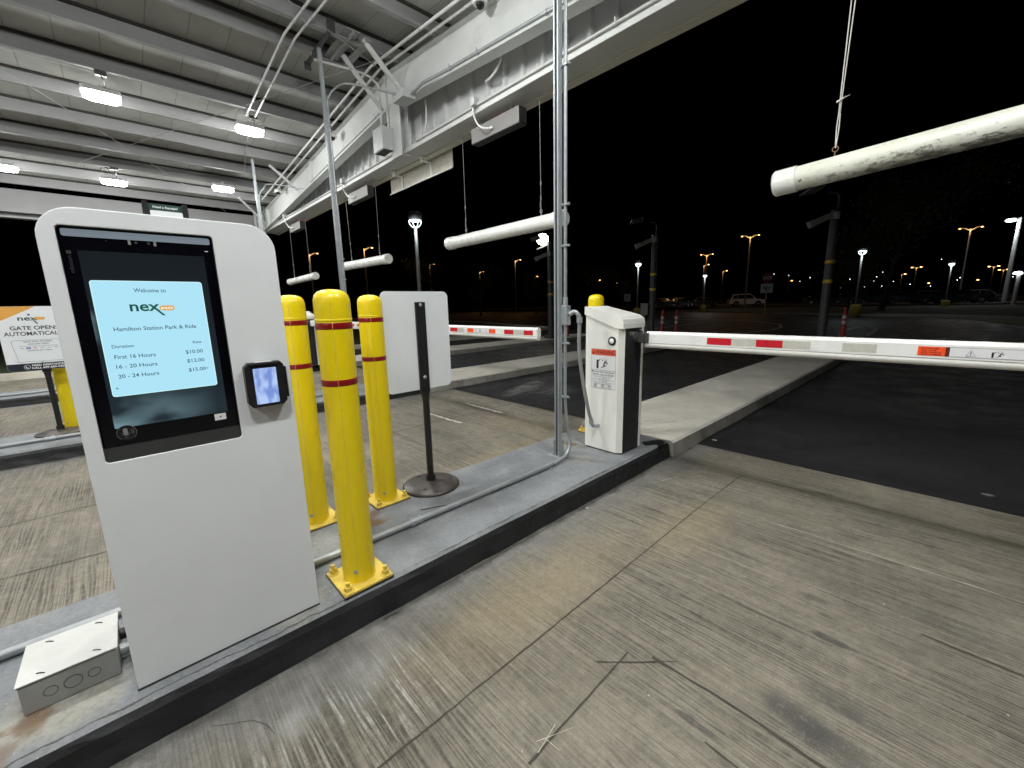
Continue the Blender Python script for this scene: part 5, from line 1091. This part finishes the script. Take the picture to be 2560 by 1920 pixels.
# far lamps -------------------------------------------------------------
def street_lamp(px, py, h, label, double=False, base=None, glow=True, sc_=1.):
    p = at_dir(px, py, 10); k = (h-1.28)/(p.z-1.28); p = Vector((p.x*k, p.y*k, 0)); D = p.length
    t = thing('street_lamp', (p.x, p.y, 0), label, 'street lamp', 'orange street lamps across the car park')
    d = p.normalized(); r = Vector((d.y, -d.x, 0)); b = MB(); b.cyl(p, p+Vector((0, 0, h)), .10, .07, n=8); b.build('mast', MT['greypole'], t)
    for s_ in ((1, -1) if double else (1,)):
        hp = p+r*s_*.9*sc_+Vector((0, 0, h+.15)); b = MB(); b.tube([p+Vector((0, 0, h-.2)), p+r*s_*.5*sc_+Vector((0, 0, h+.1)), hp], .07, n=6); arm = b.build('arm', MT['greypole'], t)
        rr = max(.12, .0017*D)*sc_*.85; b = MB(); b.lathe(hp-Vector((0, 0, .05)), [(0, -rr*.6), (rr*.8, -rr*.35), (rr*1.1, 0), (rr*.8, rr*.3), (0, rr*.4)], n=10); b.build('lamp_head', MT['sodium'], arm)
    if glow:
        ld = bpy.data.lights.new('sodium', 'POINT'); ld.energy = 130; ld.color = (1., .50, .18); ld.shadow_soft_size = .3; lo = bpy.data.objects.new('lamp_glow', ld); col.objects.link(lo); lo.parent = t; lo.location = tuple(-d*.5+Vector((0, 0, h-.15)))
    return t
DP = 1.1573
SL_ = [(668, 549, 0, 'orange street lamp seen under the smallest hanging pipe'), (786, 537, 0, 'orange street lamp seen above the second hanging pipe'), (928, 572, 0, 'orange street lamp just right of the ring lamp by the white sign'),
 (1036, 588, 0, 'small orange street lamp among twigs above the far barrier arm'), (1113, 563, 0, 'orange street lamp on a tall mast left of the flood light'), (1154, 598, 0, 'tiny pale street lamp below the flood light'),
 (1290, 606, 0, 'orange street lamp just above the hidden yellow bollard'), (1327, 612, 0, 'orange street lamp in twigs right of the hidden yellow bollard'), (1527, 551, 1, 'twin orange street lamp above the far ring lamp'), (1521, 573, 0, 'single orange lamp directly below the twin lamp'),
 (1562, 586, 0, 'small orange street lamp right of the far ring lamp'), (1621, 511, 1, 'tall twin orange street lamp above the white parked car'), (1948, 593, 0, 'small orange street lamp under the dark tree crown'), (1980, 578, 1, 'twin orange street lamp right of the dark tree'),
 (2002, 612, 0, 'tiny orange street lamp low between the tree and ring lamp'), (2097, 494, 1, 'tallest twin orange street lamp toward the right edge'), (2147, 576, 1, 'left of two small twin orange lamps near the right edge'), (2168, 583, 1, 'right of two small twin orange lamps near the right edge'), (2107, 605, 0, 'small orange lamp at the foot of the tallest twin lamp'),
 (1705, 607, 0, 'tiny lamp low between the stop sign and the dark pole')]
for i, (x, y, dbl, lb) in enumerate(SL_): street_lamp(x*DP, y*DP, 9.0 if y > 560 or dbl else 8.0, lb, bool(dbl), glow=(y < 600), sc_=1.)
def ring_lamp(px, py, h, label, Dp=None, base=True):
    p = at_dir(px, py, 10); k = (h-1.28)/(p.z-1.28); p = Vector((p.x*k, p.y*k, 0))
    t = thing('ring_lamp', (p.x, p.y, 0), label, 'lamp post', 'white ring lamps on grey posts')
    b = MB(); b.cyl(p, p+Vector((0, 0, h-.12)), .065, .055, n=12); b.build('post', MT['greypole'], t)
    d = p.normalized(); r = Vector((d.y, -d.x, 0))
    b = MB(); b.lathe(p+Vector((0, 0, h+.12)), [(.22, 0), (.23, .02), (.22, .24), (.05, .27)], n=20); b.build('cap', MT['polepaint'], t)
    b = MB(); b.tube([p+r*.2*math.cos(a)+Vector((0, 0, h+.10+.22*math.sin(a))) for a in [math.pi+math.pi*k/10 for k in range(11)]], .011, n=6); b.tube([p+(r*.5+d)*.17*math.cos(a)+Vector((0, 0, h+.10+.20*math.sin(a))) for a in [math.pi+math.pi*k/10 for k in range(11)]], .009, n=6); b.lathe(p+Vector((0, 0, h+.09)), [(0, -.01), (.15, -.01), (.19, .02)], n=18); b.build('light_ring', MT['ledwhite'], t)
    if base: b = MB(); b.lathe(p, [(.3, 0), (.3, .75), (.26, .8), (.08, .82)], n=18); b.build('footing', MT['plant'], t)
    ld = bpy.data.lights.new('ring', 'POINT'); ld.energy = 45; ld.color = (.85, .97, 1.); ld.shadow_soft_size = .15; lo = bpy.data.objects.new('ring_glow', ld); col.objects.link(lo); lo.parent = t; lo.location = tuple(-d*.35+Vector((0, 0, h-.25)))
    return t
for (x, y, lb) in ((897, 484, 'ring lamp on a pale post rising above the blank white sign'), (1379, 573, 'ring lamp on a grey post right of the gate cabinet'), (1523, 597, 'small ring lamp beneath the twin orange lamp'), (1863, 546, 'ring lamp on a yellow footing near the dark tree'), (2056, 572, 'ring lamp on a footing left of the tallest orange lamp')):
    ring_lamp(x*DP, y*DP, 4.0, lb)
# tall white lit masts at the right edge
t = thing('lit_mast', (3.1, 68.5, 0), 'tall pale mast with a white flood lamp at the right edge', 'lamp mast')
b = MB(); b.cyl((3.1, 68.5, 0), (3.1, 68.5, 8.9), .22, .16, n=14); b.build('mast', MT['signwhite'], t)
b = MB(); b.lathe((2.5, 68.2, 8.7), [(0, -.2), (.35, -.12), (.42, 0), (.3, .12), (0, .15)], n=14); b.build('lamp_head', MT['farwhite'], t); b = MB(); b.bar((3.1, 68.5, 8.8), (2.5, 68.2, 8.8), .12, .12); b.build('arm', MT['greypole'], t)
ld = bpy.data.lights.new('mast', 'POINT'); ld.energy = 380; ld.color = (.9, .97, 1.); ld.shadow_soft_size = .4; lo = bpy.data.objects.new('mast_glow', ld); col.objects.link(lo); lo.parent = t; lo.location = (-.9, -1.2, 8.3)
t = thing('lit_mast', (3.75, 60.0, 0), 'shorter pale post with a low white lamp at the right edge', 'lamp mast')
b = MB(); b.cyl((3.3, 60, 0), (3.3, 60, 3.1), .16, .14, n=12); b.build('mast', MT['signwhite'], t); b = MB(); b.lathe((3.2, 59.8, 3.1), [(0, -.15), (.28, -.1), (.3, 0), (.2, .12), (0, .15)], n=12); b.build('lamp_head', MT['farwhite'], t)
# small far lights (each a lamp on its own thin pole)
pool = [(1672, 592), (1704, 595), (1750, 600), (1868, 620), (1905, 618), (1930, 608), (1907, 588), (1894, 598), (2034, 560), (2068, 605), (2074, 600), (1728, 608), (1815, 622), (1836, 603), (1888, 607), (1966, 614), (2010, 618), (2188, 598), (1780, 612)]
for i, (x, y) in enumerate(pool):
    p = at_dir(x*DP, y*DP, 190.+(i*37) % 60); k = 1.; t = thing('far_light', (p.x, p.y, .42), ('tiny pale light far across the car park, number %d from the left' % (sorted(pool).index((x, y))+1)) if False else 'tiny pale light on a thin pole far across the car park', 'lamp', 'tiny pale lights across the far car park')
    b = MB(); b.cyl((p.x, p.y, .42), (p.x, p.y, p.z), .06, n=6); b.build('pole', MT['greypole'], t); b = MB(); b.lathe(p, [(0, -.12), (.12, 0), (0, .12)], n=8); b.build('lamp_head', MT['farwhite'], t)

# parked cars -------------------------------------------------------------
def car(loc, rz, paint, label, suv=True):
    t = thing('parked_car', (0, 0, 0), label, 'car', 'cars in the far car park')
    Lc, Wc = 4.7, 1.86; H1, H2 = (1.02, 1.72) if suv else (.88, 1.42)
    def loft(profile, w0, w1, zlo, zhi, m, name):
        b = MB(); n = len(profile)
        def wz(z): return w0+(w1-w0)*max(0, min(1, (z-zlo)/(zhi-zlo)))
        A = [(x, -wz(z)/2, z) for x, z in profile]; B = [(x, wz(z)/2, z) for x, z in profile]
        b.add(A, [tuple(range(n))], 0); b.add(B, [tuple(range(n-1, -1, -1))], 0)
        for i in range(n): j = (i+1) % n; b.add([A[i], B[i], B[j], A[j]], [(3, 2, 1, 0)], 0)
        return b.build(name, m, t, bevel=.05, seg=3)
    def arch(cx_): return [(cx_+.40*math.cos(a), .34+.40*math.sin(a)) for a in [math.radians(k) for k in (180, 150, 120, 90, 60, 30, 0)]]
    body = [(-2.33, .32)]+[(-1.40-.40, .34)]+arch(-1.40)[1:-1]+[(-1.0, .34), (-.98, .26), (.98, .26), (1.02, .34)]+arch(1.42)[1:-1]+[(1.82, .34), (2.32, .34), (2.36, .62), (2.28, .86), (1.25, H1), (-2.20, H1+.02), (-2.36, .8)]
    loft(body, Wc, Wc-.10, .3, H1, MT[paint], 'body')
    cab_ = [(1.15, H1-.02), (.45, H2-.06), (.1, H2), (-1.7 if suv else -1.1, H2-.02), (-2.22 if suv else -1.9, H1-.02)]
    loft(cab_, Wc-.14, Wc-.50, H1, H2, MT[paint], 'cabin')
    for s_ in (-1, 1):
        b = MB(); yb, yt_ = s_*(Wc/2-.062), s_*(Wc/2-.20)
        for xa, xb, xc, xd in ((.92, .42, -.28, -.28), (-.36, -.36, -1.22, -1.22), (-1.30, -1.30, -1.62 if suv else -1.3, -2.0 if suv else -1.5)):
            b.add([(xa, yb, H1+.02), (xb, yt_, H2-.12), (xc, yt_, H2-.12), (xd, yb, H1+.02)], [(0, 1, 2, 3) if s_ > 0 else (3, 2, 1, 0)])
        b.build('side_window', MT['carglass'], t)
    b = MB(); b.add([(1.17, -.78, H1+.01), (1.17, .78, H1+.01), (.50, .62, H2-.06), (.50, -.62, H2-.06)], [(0, 1, 2, 3)]); b.build('windscreen', MT['carglass'], t)
    b = MB(); xr, xr2 = (-2.235, -1.80) if suv else (-1.92, -1.22); b.add([(xr, -.76, H1+.03), (xr, .76, H1+.03), (xr2, .62, H2-.1), (xr2, -.62, H2-.1)], [(3, 2, 1, 0)]); b.build('rear_window', MT['carglass'], t)
    for X in (-1.40, 1.42):
        for s_ in (-1, 1):
            b = MB(); b.cyl((X, s_*.70, .34), (X, s_*.91, .34), .34, n=24); wh = b.build('wheel', MT['rubber'], t); b = MB(); b.cyl((X, s_*.905, .34), (X, s_*.92, .34), .21, n=12); b.build('rim', MT['rim'], wh)
    for s_ in (-1, 1):
        b = MB(); b.box(2.27, 2.345, s_*.70-.17, s_*.70+.17, .66, .80); b.build('headlight', MT['headlamp'], t); b = MB(); b.box(-2.37, -2.30, s_*.76-.11, s_*.76+.11, .80, 1.0); b.build('tail_light', MT['taillamp'], t)
        b = MB(); b.box(.72, .86, s_*.98-.09, s_*.98+.09, H1-.02, H1+.12); b.build('mirror', MT[paint], t)
    t.location = loc; t.rotation_euler = (0, 0, rz); return t
def face_dir(p): return math.atan2(p.y, p.x)
p = at_dir(1864, 752, 70); suv0 = car((p.x, p.y, .42), face_dir(p)-math.pi/2+.25, 'carpaint', 'white parked car under the tall twin orange lamp')
dk = car((0, 0, 0), 0, 'cardark', 'x', False); sv = car((0, 0, 0), 0, 'carsilver', 'x', False)
CL = [(1655, 66, 0, 'dark parked car behind the left red tube post'), (1700, 68, 0, 'dark parked car with lit edges left of the ring lamp'), (1762, 72, 1, 'silver parked car just left of the white car'), (2165, 62, 0, 'dark parked car left of the dark tree trunk'), (2262, 64, 0, 'dark parked car right of the dark tree'), (2330, 66, 1, 'silver parked car with a lit roof right of the dark tree'), (2395, 64, 0, 'dark parked car behind the ring lamp footing'), (2445, 70, 1, 'silver parked car left of the pale mast'), (2060, 70, 0, 'dark parked car behind the right camera pole')]
ud = us = False
for px, D, k, lb in CL:
    p = at_dir(px, 750, D); rz = face_dir(p)-math.pi/2+random.uniform(.0, .5); src_ = sv if k else dk
    if k and not us: us = True; sv.location = (p.x, p.y, .42); sv.rotation_euler = (0, 0, rz); sv['label'] = lb
    elif not k and not ud: ud = True; dk.location = (p.x, p.y, .42); dk.rotation_euler = (0, 0, rz); dk['label'] = lb
    else: copy_thing(src_, (p.x, p.y, .42), lb, rz)

# trees --------------------------------------------------------------------
def tree(x, y, h, r, label, n=2600, bare=False, z0=.1):
    t = thing('tree', (x, y, z0), label, 'tree', 'dark trees at the edge of the car park'); rnd = random.Random(int(abs(x*31+y*7)))
    b = MB(); tips = []
    def branch(p, d, L_, r_, lvl):
        pts = [p]; q = Vector(p)
        for k in range(4): d = (d+Vector((rnd.uniform(-.18, .18), rnd.uniform(-.18, .18), rnd.uniform(-.02, .14)))).normalized(); q = q+d*L_/4; pts.append(q.copy())
        for k in range(4): b.cyl(pts[k], pts[k+1], r_*(1-.2*k), r_*(1-.2*(k+1)), n=6 if lvl else 10, caps=False)
        tips.append((pts[-1], lvl)); tips.append((pts[2], lvl))
        if lvl < 3:
            for k in range(4 if lvl == 0 else 3):
                a = rnd.uniform(0, 6.28); dd = (d*.55+Vector((math.cos(a), math.sin(a), rnd.uniform(.0, .5)))*.8).normalized(); branch(pts[rnd.choice((2, 3, 4))], dd, L_*rnd.uniform(.55, .75), r_*.45, lvl+1)
    branch(Vector((x, y, z0)), Vector((0, 0, 1)), h*.45, h*.022, 0); b.build('trunk', MT['bark'], t)
    b = MB(); T = [p for p, l in tips if l >= 1 and p.z > z0+h*.3]
    for i in range(n):
        c = rnd.choice(T); c = c+Vector((rnd.gauss(0, r*.13), rnd.gauss(0, r*.13), rnd.gauss(0, r*.10))); s = rnd.uniform(.07, .16)*(.5 if bare else 1)
        u = Vector((rnd.uniform(-1, 1), rnd.uniform(-1, 1), rnd.uniform(-1, 1))).normalized(); v = u.cross(Vector((rnd.uniform(-1, 1), rnd.uniform(-1, 1), rnd.uniform(-1, 1)))).normalized()
        b.add([c-u*s, c-v*s*.5, c+u*s, c+v*s*.5], [(0, 1, 2, 3)])
    b.build('crown', MT['leaf'], t); return t
for (px, D, h, r, n, lb) in ((2205, 44, 11.0, 5.2, 8000, 'large dark tree right of the right camera pole'), (2120, 47, 5.5, 2.5, 1500, 'small dark tree behind the right camera pole'), (1555, 60, 6.0, 3, 1500, 'dim tree lit orange right of the hidden bollard'), (1200, 50, 6.5, 3, 1500, 'dim tree behind the small orange lamp above the far arm'), (1075, 52, 8, 3.4, 1500, 'dim tree behind the lamp right of the white sign'), (1340, 55, 5.5, 2.6, 1200, 'dim tree below the flood light'), (1480, 60, 7.5, 3, 1500, 'dim tree behind the hidden yellow bollard')):
    p = at_dir(px, 750, D); tree(p.x, p.y, h, r, lb, n)
